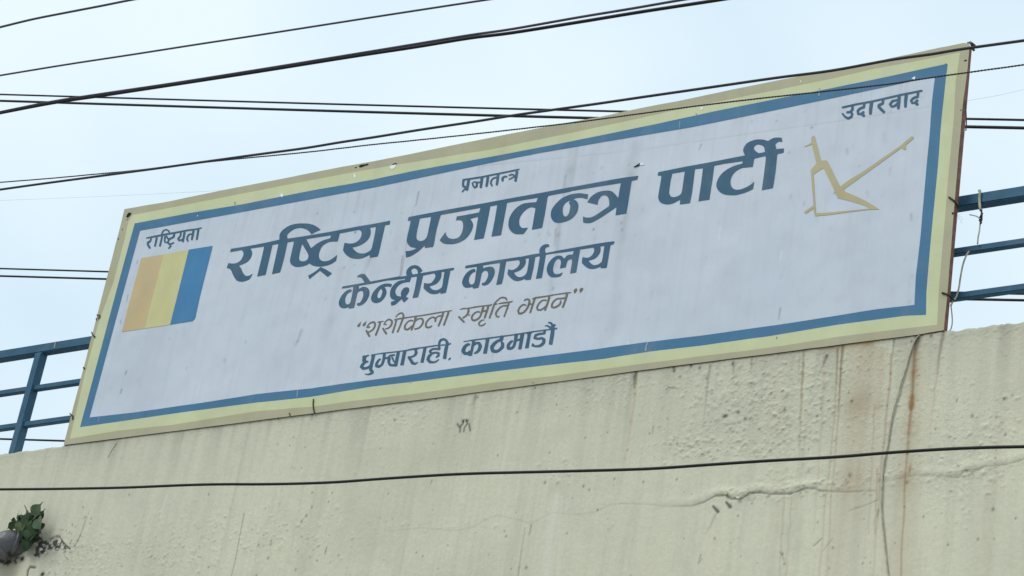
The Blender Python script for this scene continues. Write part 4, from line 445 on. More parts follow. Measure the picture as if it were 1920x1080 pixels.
 'udarbad': [[[1729.1,168.4,1728.9,168.0,1728.2,168.0,1688.1,176.0,1641.6,186.7,1629.4,189.2,1604.4,193.7,1578.2,199.7,1578.1,199.9,1578.2,200.8,1578.7,202.9,1579.1,203.4,1595.9,199.5,1596.0,203.9,1595.2,205.4,1593.1,207.6,1592.1,208.0,1587.8,208.2,1586.7,209.6,1586.5,210.4,1586.7,211.2,1587.9,212.6,1590.9,212.5,1593.9,211.9,1595.4,213.6,1594.6,216.9,1591.1,219.0,1589.9,219.3,1586.8,217.8,1585.2,216.8,1580.1,211.4,1578.6,212.2,1577.8,213.2,1580.6,217.3,1582.9,220.0,1585.9,222.1,1589.2,224.0,1590.4,224.2,1591.1,224.1,1597.1,220.8,1598.1,220.1,1598.6,219.4,1600.0,213.1,1599.5,211.8,1597.6,209.4,1600.0,206.9,1600.6,205.8,1600.7,199.9,1600.2,198.6,1605.2,197.3,1617.6,195.1,1617.8,195.2,1617.8,195.9,1617.4,198.8,1613.1,200.5,1610.1,202.3,1606.4,206.2,1605.9,207.2,1605.8,208.4,1606.7,213.4,1607.4,214.8,1608.2,215.3,1609.2,215.5,1614.6,216.1,1618.6,219.4,1620.4,219.1,1621.2,218.6,1621.8,217.8,1622.1,215.6,1619.5,212.9,1621.0,211.4,1621.0,209.8,1620.4,208.8,1619.2,208.0,1617.8,207.9,1615.5,210.1,1612.9,211.6,1611.0,211.1,1610.5,208.8,1612.1,206.7,1613.9,205.2,1620.4,203.0,1621.3,202.4,1622.0,200.8,1622.8,195.8,1622.8,194.9,1622.5,194.2,1629.9,192.8,1630.5,193.1,1629.2,204.8,1629.3,212.1,1629.6,213.9,1630.9,214.8,1632.4,215.0,1634.5,213.9,1635.2,207.1,1637.5,191.4,1653.1,188.0,1653.3,188.1,1653.3,188.8,1652.6,192.1,1646.8,194.7,1645.5,195.9,1645.2,197.1,1645.2,200.8,1645.4,201.8,1646.1,202.8,1656.8,213.0,1660.3,209.4,1652.0,201.1,1650.8,199.6,1650.7,199.1,1650.9,198.6,1655.8,196.0,1657.0,194.9,1657.5,193.2,1658.2,188.6,1657.7,186.9,1682.6,181.1,1682.8,181.2,1682.8,182.2,1682.4,185.9,1681.8,185.5,1672.6,187.2,1671.8,187.8,1667.4,193.4,1666.5,194.8,1666.5,195.9,1666.9,196.8,1670.0,200.9,1671.2,201.8,1673.9,201.7,1677.6,200.8,1678.8,200.2,1681.4,198.3,1681.6,203.2,1682.2,204.1,1683.2,204.8,1684.2,205.0,1685.2,204.8,1686.2,204.2,1687.0,203.2,1688.0,194.1,1689.0,180.9,1687.1,180.2,1687.4,180.0,1695.6,178.3,1695.9,178.4,1696.0,178.9,1695.0,188.1,1695.0,200.9,1696.9,201.7,1698.2,201.6,1700.0,200.9,1700.7,191.2,1702.3,177.1,1718.4,173.8,1718.8,173.9,1718.8,174.6,1718.2,179.4,1713.2,181.0,1710.2,182.8,1706.4,186.9,1705.8,188.4,1707.9,193.4,1708.8,194.5,1709.8,194.8,1715.2,194.9,1718.4,198.0,1720.4,198.0,1721.8,197.0,1722.3,195.4,1722.2,194.1,1719.8,191.6,1722.2,189.2,1722.0,187.8,1721.3,186.6,1720.4,186.0,1718.6,185.9,1715.7,189.1,1713.6,190.7,1711.4,190.6,1710.8,188.9,1712.1,187.2,1713.8,185.9,1716.2,184.9,1721.4,183.4,1722.3,182.8,1723.0,181.1,1723.8,174.2,1723.8,173.8,1723.2,173.3,1723.2,172.9,1729.6,171.6,1729.7,171.1],[1681.9,189.8,1681.8,191.5,1677.9,195.3,1675.6,196.8,1672.9,197.4,1672.6,197.2,1671.7,195.4,1674.9,191.3,1681.6,189.7]]],
 'plough': [[[1712.8,257.1,1711.6,255.4,1708.2,255.9,1689.0,272.4,1617.2,322.1,1594.2,336.0,1585.5,342.1,1575.4,349.5,1552.6,304.4,1551.4,302.5,1549.8,300.9,1548.4,300.3,1544.9,300.5,1539.9,301.3,1539.5,301.1,1528.5,257.8,1526.9,254.2,1523.9,255.0,1522.8,255.7,1520.8,257.8,1521.2,267.5,1508.9,274.0,1508.2,275.4,1508.6,275.6,1521.9,271.0,1522.5,271.1,1530.8,306.2,1522.2,315.9,1520.7,317.9,1519.8,320.2,1520.5,324.8,1525.0,384.8,1524.0,385.8,1508.2,396.8,1507.4,397.4,1507.5,397.8,1510.9,400.8,1524.9,391.0,1527.9,404.9,1528.4,405.3,1555.8,402.7,1598.4,396.8,1621.1,394.0,1633.4,393.0,1648.8,392.4,1648.5,392.1,1633.2,382.5,1620.8,375.4,1605.8,368.4,1585.9,360.0,1581.6,356.5,1581.1,355.8,1689.8,277.2,1690.1,277.1,1695.8,281.0,1696.4,281.1,1698.7,278.6,1698.1,272.0,1711.6,260.8,1713.3,258.1],[1630.3,390.8,1629.8,391.0,1562.1,397.7,1546.4,398.8,1530.1,399.6,1529.7,395.6,1525.4,326.8,1542.8,315.5,1543.9,314.8,1544.2,314.9,1563.5,355.1,1567.0,362.9,1570.0,370.8,1597.2,377.9,1611.9,382.0,1618.1,384.2,1621.2,385.6,1625.6,387.9]]],
}

# ------------------------------------------------------------------ ground and building
g = mesh('ground', [(-400, -400, 0), (400, -400, 0), (400, 400, 0), (-400, 400, 0)], [(0, 1, 2, 3)], MAT['ground'])
tag(g, 'grey concrete street below the building', kind='structure')

WY = 0.003                                 # face of the wall; the sign's frame rests on its top
WX0, WX1 = -0.62, 5.05                     # finely modelled stretch
WZ0 = SZ - 1.95
ZT = SZ - 0.001
wall = empty('building_wall', (2.1, WY, WZ0))
tag(wall, 'cream painted plaster wall with rust streaks, blisters and cracks below the sign', 'wall')

def wall_material():
    m, nt, b = nodes('cream_wall_paint')
    a = nt.nodes.new('ShaderNodeAttribute'); a.attribute_name = 'wear_shade'
    sp = nt.nodes.new('ShaderNodeSeparateColor')
    nt.links.new(a.outputs['Color'], sp.inputs['Color'])
    big = noise(nt, 0.9, detail=3, mapping=(1.2, 1, 0.8))
    c = mixc(nt, rng_map(nt, big, 0.35, 0.65), (0.618, 0.592, 0.450), (0.672, 0.640, 0.484))
    st = noise(nt, 3.2, detail=5, rough=0.6, mapping=(7, 1, 0.35))
    c = mixc(nt, rng_map(nt, st, 0.48, 0.78, 0, 0.20), c, (0.38, 0.375, 0.29))
    st3 = noise(nt, 9, detail=6, rough=0.7, mapping=(9, 1, 0.30))
    c = mixc(nt, rng_map(nt, st3, 0.5, 0.75, 0, 0.20), c, (0.42, 0.40, 0.31))
    pt = noise(nt, 5, detail=6, rough=0.65, mapping=(1, 1, 0.8))
    c = mixc(nt, rng_map(nt, pt, 0.52, 0.72, 0, 0.28), c, (0.40, 0.40, 0.33))
    st2 = noise(nt, 2.1, detail=4, rough=0.6, mapping=(9, 1, 0.4))
    c = mixc(nt, rng_map(nt, st2, 0.55, 0.8, 0, 0.22), c, (0.60, 0.55, 0.36))
    fi = noise(nt, 70, detail=4, rough=0.7)
    c = mixc(nt, rng_map(nt, fi, 0.35, 0.7, 0.0, 0.25), c, (0.40, 0.41, 0.33))
    c = mixc(nt, mathn(nt, 'MULTIPLY', sp.outputs[1], 1.0), c, (0.125, 0.120, 0.095))
    c = mixc(nt, mathn(nt, 'MULTIPLY', sp.outputs[0], 1.0), c, (0.300, 0.160, 0.052))
    c = mixc(nt, sp.outputs[2], c, (0.70, 0.70, 0.62))
    dk = nt.nodes.new('ShaderNodeAttribute'); dk.attribute_name = 'dark'
    c = mixc(nt, dk.outputs['Fac'], c, (0.025, 0.024, 0.022))
    nt.links.new(c, b.inputs['Base Color'])
    b.inputs['Roughness'].default_value = 0.72
    b.inputs['Specular IOR Level'].default_value = 0.35
    h = mathn(nt, 'ADD', noise(nt, 60, detail=5, rough=0.65), noise(nt, 12, detail=4, mapping=(1, 1, 0.6)))
    h = mathn(nt, 'ADD', h, mathn(nt, 'MULTIPLY', noise(nt, 34, detail=2, mapping=(3.5, 1, 0.25)), 0.6))
    cr = nt.nodes.new('ShaderNodeAttribute'); cr.attribute_name = 'crust'
    lump = rng_map(nt, noise(nt, 95, detail=3, rough=0.6), 0.52, 0.68)
    h = mathn(nt, 'ADD', h, mathn(nt, 'MULTIPLY', mathn(nt, 'MULTIPLY', lump, cr.outputs['Fac']), 0.7))
    bump(nt, b, h, 0.42, 0.004)
    return m
MAT['wall'] = wall_material()

W = Canvas(WX0, WX1, WZ0, ZT, 0.0034, WY)
nx, nz = W.nx, W.nz
H = W.field('h')
H += 0.0022 * lattice(nx, nz, 9, 3, 1) + 0.0011 * lattice(nx, nz, 34, 9, 2) + 0.00045 * lattice(nx, nz, 120, 40, 3)
H += 0.00018 * lattice(nx, nz, 420, 150, 33)
patchy = np.clip(lattice(nx, nz, 24, 9, 4) + 0.25, 0, 1)

def inframe(n, cx, cy, sx, sy):
    return [(cx + rng.normal() * sx, cy + rng.normal() * sy) for _ in range(n)]

# blistered and flaking paint: (centre x, y, spread x, y in pixels, count, size factor)
BL = [(1130, 722, 55, 22, 150, .8), (1110, 745, 85, 22, 100, .7), (1440, 700, 100, 30, 260, 1.0), (1400, 760, 75, 38, 300, 1.25), (1490, 760, 70, 45, 180, 1.2),
      (1340, 830, 70, 18, 150, .9), (1410, 838, 60, 14, 120, .9), (1290, 838, 30, 14, 40, 1.2), (1060, 880, 25, 14, 26, 1.2),
      (1620, 700, 60, 35, 140, .9), (1620, 800, 60, 40, 60, .9), (1740, 760, 70, 60, 120, .9), (1850, 800, 50, 40, 100, 1.15), (1800, 880, 70, 20, 130, 1.1),
      (1770, 940, 50, 25, 50, .9), (1560, 900, 70, 15, 60, 1.1), (1430, 925, 50, 9, 90, 1.0), (1500, 900, 60, 20, 50, 1.0),
      (800, 690, 200, 16, 160, .7), (740, 790, 60, 18, 90, .8), (760, 770, 45, 22, 70, .8), (600, 800, 120, 18, 60, .7), (940, 760, 60, 18, 60, .7),
      (420, 1000, 110, 28, 260, .9), (220, 1040, 90, 30, 160, 1.0), (330, 1050, 60, 22, 90, 1.0), (540, 1000, 60, 35, 70, 1.0), (690, 985, 45, 14, 30, .9),
      (130, 1045, 40, 22, 120, 1.1), (850, 985, 50, 10, 24, .9), (1000, 960, 120, 60, 40, .6), (900, 1000, 500, 60, 120, .6), (1200, 700, 500, 40, 200, .6)]
for cx_, cy_, sx_, sy_, n_, k_ in BL:
    W.blob('crust', cx_, cy_, sx_ * 0.0035, sy_ * 0.0035, 0.8 * min(1, n_ / 120) if sx_ < 200 else 0.15)
    for x, y in inframe(int(n_ * 1.5), cx_, cy_, sx_, sy_):
        r = (0.0042 + 0.0085 * rng.random() ** 3) * k_
        asp = 0.55 + 0.9 * rng.random()
        an = rng.uniform(-0.6, 0.9)
        up = rng.random() < 0.84
        W.blob('h', x, y, r * 1.25, r * asp, (0.0018 if up else -0.0007) * k_ * (0.4 + 0.9 * rng.random()) * min(1, r / 0.009), an, hard=True)
        if rng.random() < 0.16:
            W.blob('dirt_shade', x, y + 1.6, r * 0.6, r * 0.25, 0.4, an)  # underside shade of some blisters, put into the colour
# coarse crust under the sign on the right
for _ in range(700):
    x = rng.uniform(1240, 1920); y = 695 - (x - 1195) * 0.125 + abs(rng.normal()) * 24
    r = 0.003 + 0.006 * rng.random()
    W.blob('h', x, y, r * 1.3, r, rng.choice([0.0016, -0.0010]) * rng.random(), rng.uniform(-1, 1), hard=True)
for _ in range(420):
    x = rng.uniform(0, 1240); y = 848 - x * 0.1265 + abs(rng.normal()) * 15
    r = 0.003 + 0.005 * rng.random()
    W.blob('h', x, y, r * 1.3, r, rng.choice([0.0016, -0.0012]) * rng.random(), rng.uniform(-1, 1), hard=True)

# the long crack: a coat of plaster that bulges out over the one below
CRK = [[(730, 995), (790, 990), (855, 995), (885, 989), (905, 978), (932, 966), (960, 972), (997, 982), (1035, 961), (1085, 965), (1115, 960), (1147, 945), (1185, 945), (1225, 947), (1260, 950),
        (1297, 949), (1320, 942), (1342, 930), (1362, 929), (1370, 935), (1390, 935), (1405, 925), (1425, 923), (1440, 926), (1482, 926), (1495, 921), (1510, 916), (1527, 916), (1535, 920), (1580, 922), (1640, 920)],
       [(1660, 903), (1717, 891), (1765, 892), (1785, 896), (1800, 895), (1810, 882), (1825, 884), (1850, 875), (1890, 871), (1925, 860)],
       [(1525, 1024), (1540, 1010)], [(1590, 958), (1620, 948), (1645, 938)]]
for li, L_ in enumerate(CRK[:2]):
    for k in range(60):
        t = k / 59 * (len(L_) - 1); i = min(int(t), len(L_) - 2); f_ = t - i
        x = L_[i][0] + (L_[i + 1][0] - L_[i][0]) * f_; y = L_[i][1] + (L_[i + 1][1] - L_[i][1]) * f_
        s_ = 0.15 if x < 1250 else (1.0 if x < 1560 else 0.4)
        W.blob('h', x, y - 9, 0.035, 0.016, 0.0013 * s_)
W.line('h', CRK[0][:15], 0.0040, (-0.0003, -0.0006))
W.line('crk', CRK[0][14:18], 0.0038, (0.0008, 0.0022)); W.line('crk', CRK[0][17:25], 0.0046, 0.0034); W.line('crk', CRK[0][24:], 0.0038, (0.0028, 0.0008)); W.line('crk', CRK[1], 0.0038, (0.0004, 0.0016))
W.line('crk', CRK[2], 0.004, 0.0014); W.line('crk', CRK[3], 0.004, 0.0010)
H -= W.field('crk')
W.line('dirt_shade', CRK[0][:15], 0.0030, (0.14, 0.16)); W.line('dirt_shade', CRK[0][14:19], 0.0038, (0.16, .75)); W.line('dirt_shade', CRK[0][18:23], 0.0046, 0.72); W.line('dirt_shade', CRK[0][22:], 0.0036, (0.6, .35))  # colour darkened along the crack line
W.line('dirt_shade', CRK[1], 0.0032, (0.12, 0.35)); W.line('dirt_shade', CRK[2], 0.003, 0.5); W.line('dirt_shade', CRK[3], 0.003, 0.3)

# rust and run-off under the sign: (points, half width, strength top -> bottom)
RU = [([(1716, 660), (1713, 700), (1709, 760), (1700, 850), (1695, 950), (1688, 1090)], (.0045, .0038), (.50, .42)),
      ([(1718, 650), (1714, 700), (1708, 800), (1700, 900), (1690, 1090)], (.022, .055), (.22, .15)),
      ([(1710, 745), (1709, 765)], (.012, .010), (.6, .5)),
      ([(1672, 665), (1669, 700), (1664, 760), (1657, 830), (1650, 900), (1636, 1090)], (.0045, .004), (.60, .12)),
      ([(1582, 650), (1575, 720), (1568, 830), (1558, 930), (1550, 1090)], (.0042, .004), (.42, .18)),
      ([(1571, 652), (1567, 740), (1560, 830), (1548, 930), (1535, 1090)], (.0040, .004), (.36, .20)),
      ([(1506, 680), (1503, 740), (1500, 830), (1494, 900)], (.0044, .003), (.45, .1)),
      ([(1193, 708), (1191, 740), (1184, 790), (1172, 860), (1160, 930)], (.005, .010), (.32, .07)),
      ([(1100, 730), (1080, 900)], (.02, .03), (.08, .05)),
      ([(1620, 655), (1610, 760), (1600, 900), (1590, 1090)], (.055, .06), (.24, .10)),
      ([(1655, 660), (1648, 760), (1640, 900)], (.018, .018), (.22, .06)),
      ([(1765, 640), (1758, 700), (1748, 770), (1740, 860)], (.004, .003), (.35, .1)),
      ([(890, 745), (885, 790), (876, 860)], (.008, .010), (.20, .05)),
      ([(1546, 660), (1540, 800), (1525, 1000)], (.006, .004), (.25, .12)), ([(1640, 760), (1628, 1000)], (.004, .004), (.25, .2)),
      ([(1645, 880), (1640, 1000)], (.004, .004), (.4, .3)), ([(1470, 930), (1460, 1090)], (.004, .004), (.28, .2)), ([(1484, 930), (1472, 1090)], (.004, .004), (.25, .18))]
for p_, w_, a_ in RU:
    W.line('rust', p_, w_, a_, fade=True, wob=0.0015)
for x in (1545, 1562, 1578, 1600, 1620, 1632):
    W.blob('rust', x, 680 - (x - 1320) * 0.128 + 3, 0.024, 0.012, 0.30)
W.blob('rust', 1706, 880, 0.006, 0.02, 0.6)
DI = [([(1722, 629), (1719, 645), (1715, 662), (1712, 690)], (.013, .006), (1.15, .45)), ([(1716, 662), (1713, 700), (1710, 730)], (.012, .010), (.50, .40)), ([(1712, 700), (1709, 760), (1704, 850)], (.008, .006), (.55, .1)), ([(1708, 755), (1707, 768)], (.009, .007), (.7, .5)), ([(1190, 705), (1190, 728)], (.006, .004), (.7, .5)),
      ([(1580, 648), (1577, 680), (1575, 720), (1571, 770)], (.005, .003), (.75, .35)), ([(1570, 655), (1568, 720)], (.004, .003), (.5, .25)),
      ([(1507, 660), (1505, 700), (1500, 780), (1497, 840)], (.005, .004), (.42, .12)), ([(1499, 668), (1497, 720)], (.004, .004), (.3, .12)),
      ([(1676, 638), (1673, 665)], (.005, .004), (.6, .3)), ([(1769, 625), (1765, 650), (1756, 700)], (.008, .005), (.55, .2)),
      ([(1193, 700), (1192, 720)], (.007, .006), (.75, .4)), ([(1332, 685), (1328, 710), (1323, 760), (1318, 800)], (.005, .004), (.5, .15)),
      ([(1375, 680), (1376, 700)], (.008, .006), (.4, .3)), ([(1550, 667), (1545, 680)], (.007, .005), (.7, .5)), ([(1545, 680), (1535, 702)], (.005, .004), (.4, .2)),
      ([(892, 742), (889, 760)], (.005, .004), (.55, .2)), ([(586, 775), (584, 786)], (.006, .004), (.6, .2)), ([(1410, 672), (1408, 700)], (.005, .005), (.5, .1)),
      ([(457, 962), (450, 1000), (443, 1040), (431, 1090)], (.0028, .0026), (.62, .55)), ([(160, 975), (152, 1000), (141, 1024)], (.0035, .0035), (.35, .55)),
      ([(219, 832), (209, 846), (203, 858)], (.0028, .0028), (.8, .6)), ([(612, 1026), (609, 1038)], (.003, .003), (.75, .7)), ([(810, 900), (807, 909)], (.003, .002), (.7, .5)),
      ([(997, 985), (993, 1003)], (.0035, .003), (.6, .4)), ([(985, 990), (972, 1075)], (.003, .003), (.3, .4)), ([(975, 1060), (970, 1090)], (.0035, .003), (.5, .4)),
      ([(1250, 730), (1254, 727), (1270, 728)], (.003, .002), (.85, .5)), ([(1225, 800), (1223, 815)], (.003, .002), (.6, .4)),
      ([(1337, 949), (1346, 959)], (.0040, .0062), (1.3, 1.5)), ([(1361, 941), (1369, 950)], (.0035, .0065), (1.3, 1.5)), ([(1366, 951), (1371, 944)], (.003, .003), (.8, .6)), ([(1341, 965), (1330, 990), (1323, 1000)], (.006, .006), (.35, .15)),
      ([(1314, 1040), (1309, 1056), (1316, 1048)], (.0035, .003), (.5, .4)), ([(1795, 748), (1793, 755)], (.003, .002), (.7, .6)), ([(1647, 955), (1645, 970)], (.0035, .003), (.6, .4)),
      ([(1560, 1010), (1548, 1025), (1543, 1032)], (.003, .003), (.4, .3)), ([(1463, 1035), (1470, 1050)], (.005, .004), (.4, .3)),
      ([(1150, 985), (1140, 998)], (.0025, .0025), (.25, .2)), ([(545, 876), (553, 878)], (.002, .002), (.4, .3))]
for p_, w_, a_ in DI:
    W.line('dirt_shade', p_, w_, a_)
# the two dark burnt marks left of centre
for pts_ in ([(858, 795), (862, 802), (868, 796), (870, 788)], [(864, 797), (863, 810)], [(874, 787), (877, 795), (871, 802), (870, 809)], [(880, 795), (882, 808)]):
    W.line('dark', pts_, .0028, .7); W.line('dirt_shade', pts_, .0055, .45)
W.blob('dark', 868, 790, .006, .010, .7, .5); W.blob('dark', 877, 789, .007, .006, .8)
# spots
SP = [(574, 967, 3.4), (565, 978, 2.8), (585, 924, 2.4), (616, 941, 2.2), (554, 1068, 2.6), (565, 1006, 2.2), (558, 1034, 2), (565, 877, 2), (987, 1065, 3.4), (1270, 832, 2.5), (740, 788, 3), (1022, 905, 3.4),
      (1094, 912, 3), (1152, 898, 2.4), (1340, 1010, 2.5), (1312, 690, 4), (1264, 695, 4), (1296, 686, 3.5), (1263, 689, 3), (1275, 707, 2.2), (1374, 682, 3), (1862, 955, 3.4), (1700, 905, 3), (1593, 891, 4), (1397, 785, 4), (1362, 780, 3.5),
      (1471, 768, 4), (1532, 780, 3), (1597, 752, 4), (1746, 630, 3.5), (1709, 640, 3), (1730, 628, 3), (1384, 773, 4), (1358, 781, 4), (1885, 815, 3), (1823, 780, 3.5), (1710, 760, 5), (480, 1080, 3), (484, 1022, 3), (508, 1014, 2.6), (502, 1046, 3)]
for _ in range(150):
    SP.append((rng.uniform(0, 1920), rng.uniform(700, 1080), 1.0 + 1.6 * rng.random()))
for x, y, r in SP:
    W.blob('dirt_shade', x, y, r * 0.0016, r * 0.0021, 0.75)
    W.blob('h', x, y, r * 0.0018, r * 0.002, -0.0008)
# pale brushed streaks
for p_, w_, a_ in [([(1045, 930), (1040, 960), (1030, 1010), (1022, 1090)], (.012, .020), (.38, .30)), ([(1053, 930), (1050, 1000), (1045, 1060)], (.006, .01), (.25, .1)),
                   ([(313, 928), (306, 950), (297, 990), (290, 1005)], (.005, .006), (.5, .3)), ([(162, 930), (156, 952)], (.008, .006), (.35, .2)), ([(645, 935), (636, 985)], (.006, .006), (.25, .2)),
                   ([(1600, 1000), (1590, 1080)], (.04, .04), (.10, .1)), ([(575, 780), (572, 800)], (.012, .01), (.3, .1)), ([(1672, 640), (1671, 665)], (.003, .003), (.5, .2)), ([(670, 770), (655, 810)], (.02, .02), (.18, .1))]:
    W.line('light', p_, w_, a_)
# grime streaks, plus an even darkening towards the wall's top
X_, Z_ = np.meshgrid(W.xs, W.zs)
dtop = ZT - Z_
st_ = np.clip(lattice(nx, nz, 90, 3, 8) * 0.8 + lattice(nx, nz, 260, 4, 9) * 0.5, 0, 1)
st_b = np.clip(lattice(nx, nz, 150, 3, 18) * 0.8 + lattice(nx, nz, 400, 5, 19) * 0.6 - .1, 0, 1)
W.field('dirt_shade')
W.f['dirt_shade'] += np.exp(-dtop / 0.30) * (0.10 + 0.26 * st_) + np.exp(-dtop / 0.022) * 0.20 + 0.10 * st_b
W.f['dirt_shade'] += 0.10 * np.clip(lattice(nx, nz, 14, 7, 12), 0, 1)
W.field('rust')
W.f['rust'] += 0.10 * np.clip(lattice(nx, nz, 70, 2, 14) - 0.1, 0, 1) * np.clip((X_ - 2.6) / 1.2, 0, 1)

# peeled corner by the pipe: the coat has come off, bare dark render and curling flakes
def c8(l): return [(x / 6.75, 920 + y / 6.75) for x, y in l]
peel = W.poly(c8([(455, 600), (480, 575), (520, 600), (545, 640), (620, 610), (690, 575), (735, 565), (780, 620), (840, 690), (905, 745), (850, 740), (800, 745), (750, 765), (705, 760),
                  (650, 760), (600, 745), (560, 780), (520, 815), (500, 850), (470, 830), (430, 830), (415, 795), (450, 730), (435, 660)]))
mott = lattice(nx, nz, 260, 100, 21) + 0.6 * lattice(nx, nz, 520, 210, 22)
W.field('dark'); W.field('light')
W.f['dark'][peel] = np.where(mott[peel] > 0.12, 0.0, 0.80)
W.f['dirt_shade'][peel] = 0.45
W.f['light'][peel] = np.where(mott[peel] > 0.42, 0.75, 0.0)
H[peel] -= 0.006 + 0.003 * mott[peel]
for l_ in ([(380, 965), (350, 1010), (345, 1060), (340, 1100)], [(380, 965), (440, 975)], [(70, 900), (120, 880), (100, 930)], [(180, 880), (200, 915)], [(60, 920), (130, 900)]):
    W.line('dark', c8(l_), .005, .85); W.line('h', c8(l_), .006, -.004)
W.blob('dark', *c8([(540, 1060)])[0], .011, .010, 1.4); W.blob('dark', *c8([(285, 865)])[0], .014, .012, 1.2)
W.blob('dark', *c8([(215, 850)])[0], .020, .008, .9); W.blob('dirt_shade', *c8([(140, 900)])[0], .04, .02, .6)
W.blob('rust', *c8([(130, 1040)])[0], .05, .05, .25)
for x, y, a_ in [(890, 670, 1), (905, 632, .8), (950, 695, .8), (1080, 330, .8), (1060, 348, .5), (915, 430, .8), (790, 498, .6), (765, 500, .5), (840, 508, .5), (878, 530, .6), (905, 545, .5), (955, 455, .5),
                 (1050, 210, .8), (1015, 570, .7), (985, 630, .7), (990, 795, .6), (760, 575, .7), (700, 1045, .5), (830, 1045, .6)]:
    q = c8([(x, y)])[0]
    W.blob('dark', q[0], q[1], .0034, .0050, a_, .5)
W.line('dirt_shade', c8([(1135, 245), (1080, 400), (1015, 570), (985, 640)]), .0028, (.25, .75))
W.line('dirt_shade', c8([(870, 705), (1000, 715), (1100, 705)]), .003, (.5, .2))

# knobbly worn top edge
edge = np.zeros((nz, nx), np.float32)
jit = 0.0035 * lattice(nx, 2, 160, 1, 41)[0] + 0.002 * lattice(nx, 2, 500, 1, 42)[0]
out_side = ((W.xs < -0.02) | (W.xs > 4.24)).astype(float)
jit = np.where(out_side > 0, jit, -np.abs(jit) * 0.22)
edge += np.exp(-dtop / 0.006) * jit[None, :]
fade = np.clip((X_ - WX0) / 0.05, 0, 1) * np.clip((WX1 - X_) / 0.05, 0, 1) * np.clip((Z_ - WZ0) / 0.05, 0, 1)
under = ((X_ > -0.005) & (X_ < 4.245)).astype(float)
disp = H * fade * (1 - 0.7 * np.exp(-dtop / 0.01) * under) - np.exp(-dtop / 0.004) * (0.0055 - 0.005 * under)
disp = np.clip(disp, -0.012, 0.008)
W.build('plaster_face', disp, (W.f['rust'], W.f['dirt_shade'], W.f['light'], W.f['dark']), MAT['wall'], wall, extra=edge)
ww = WY + 0.004
top = box('wall_coping', (WX0, ww + 0.004, ZT - 0.10), (WX1, WY + 0.20, ZT - 0.004), MAT['wall'], wall)
box('wall_side', (-4.0, WY, -0.0), (WX0, WY + 0.20, ZT - 0.003), MAT['wall'], wall)
box('wall_side', (WX1, WY, -0.0), (9.5, WY + 0.20, ZT - 0.003), MAT['wall'], wall)
box('wall_base', (WX0, WY, 0.0), (WX1, WY + 0.20, WZ0), MAT['wall'], wall)
box('wall_core', (WX0, WY + 0.022, WZ0), (WX1, WY + 0.20, ZT - 0.10), MAT['wall'], wall)
box('roof_slab', (-4.0, WY + 0.20, ZT - 0.9), (9.5, 8.0, ZT - 0.75), MAT['roof'], wall)
box('rear_wall', (-4.0, 8.0, 0.0), (9.5, 8.2, ZT - 0.75), MAT['wall'], wall)
for x in (-4.0, 9.3):
    box('end_wall', (x, WY + 0.20, 0.0), (x + 0.2, 8.0, ZT - 0.9), MAT['wall'], wall)
# curled plaster flakes at the peeled corner and along the crack
FL = [c8([(x, y)])[0] + (s,) for x, y, s in ((470, 700, 20), (530, 750, 26), (590, 790, 16), (640, 660, 16), (670, 700, 18), (750, 690, 24), (820, 750, 16), (700, 600, 14), (770, 570, 12), (440, 800, 14), (560, 690, 20), (100, 820, 20), (120, 850, 16), (845, 845, 12), (430, 640, 14))]
FL += [(1362, 925, 20), (1385, 932, 24), (1400, 926, 14), (1440, 921, 14), (1498, 917, 14), (1562, 902, 14), (1812, 880, 14), (1822, 884, 10)]
flakes = []
for x, y, s in FL:
    p = at(x, y, WY - 0.004)
    r = s / 6.75 * 0.0026
    n = 7
    ring = []
    rot = random.uniform(0, 6.28)
    for k in range(n):
        th = 2 * math.pi * k / n + rot
        rr = r * random.uniform(0.6, 1.2)
        ring.append((p[0] + math.cos(th) * rr, p[1] - 0.003 - 0.004 * abs(math.sin(th)) + random.uniform(-.001, .001), p[2] + math.sin(th) * rr * 0.8))
    back = [(a, b + 0.003, c) for a, b, c in ring]
    fc = [tuple(range(n)), tuple(range(2 * n - 1, n - 1, -1))] + [(k, n + k, n + (k + 1) % n, (k + 1) % n) for k in range(n)]
    flakes.append((ring + back, [q[::-1] for q in fc]))
for k, (V, Fc) in enumerate(flakes):
    mesh('plaster_flake', V, Fc, MAT['flake'] if k < 15 else MAT['wall'], wall)

# ------------------------------------------------------------------ the sign
sign = empty('party_sign', (2.13, 0, SZ))
tag(sign, 'long weathered party office sign in blue Devanagari lettering, standing on the cream wall', 'sign')
SIGN_TOP = SZ + 1.216
RX = 4.255
fr = MAT['rust_frame']
box('frame_rail', (0.03, -0.0004, SZ - 0.0006), (RX - 0.03, 0.032, SZ + 0.029), fr, sign)
box('frame_rail', (0.03, 0.004, SIGN_TOP - 0.033), (RX - 0.03, 0.032, SIGN_TOP - 0.005), fr, sign)
box('frame_post', (0.004, 0.004, SZ + 0.001), (0.028, 0.032, SIGN_TOP - 0.004), fr, sign)
box('frame_post', (RX - 0.028, 0.004, SZ + 0.001), (RX - 0.001, 0.034, SIGN_TOP - 0.004), fr, sign)
for x in (1.07, 2.13, 3.20):
    box('frame_post', (x, 0.004, SZ + 0.031), (x + 0.025, 0.030, SIGN_TOP - 0.035), fr, sign)

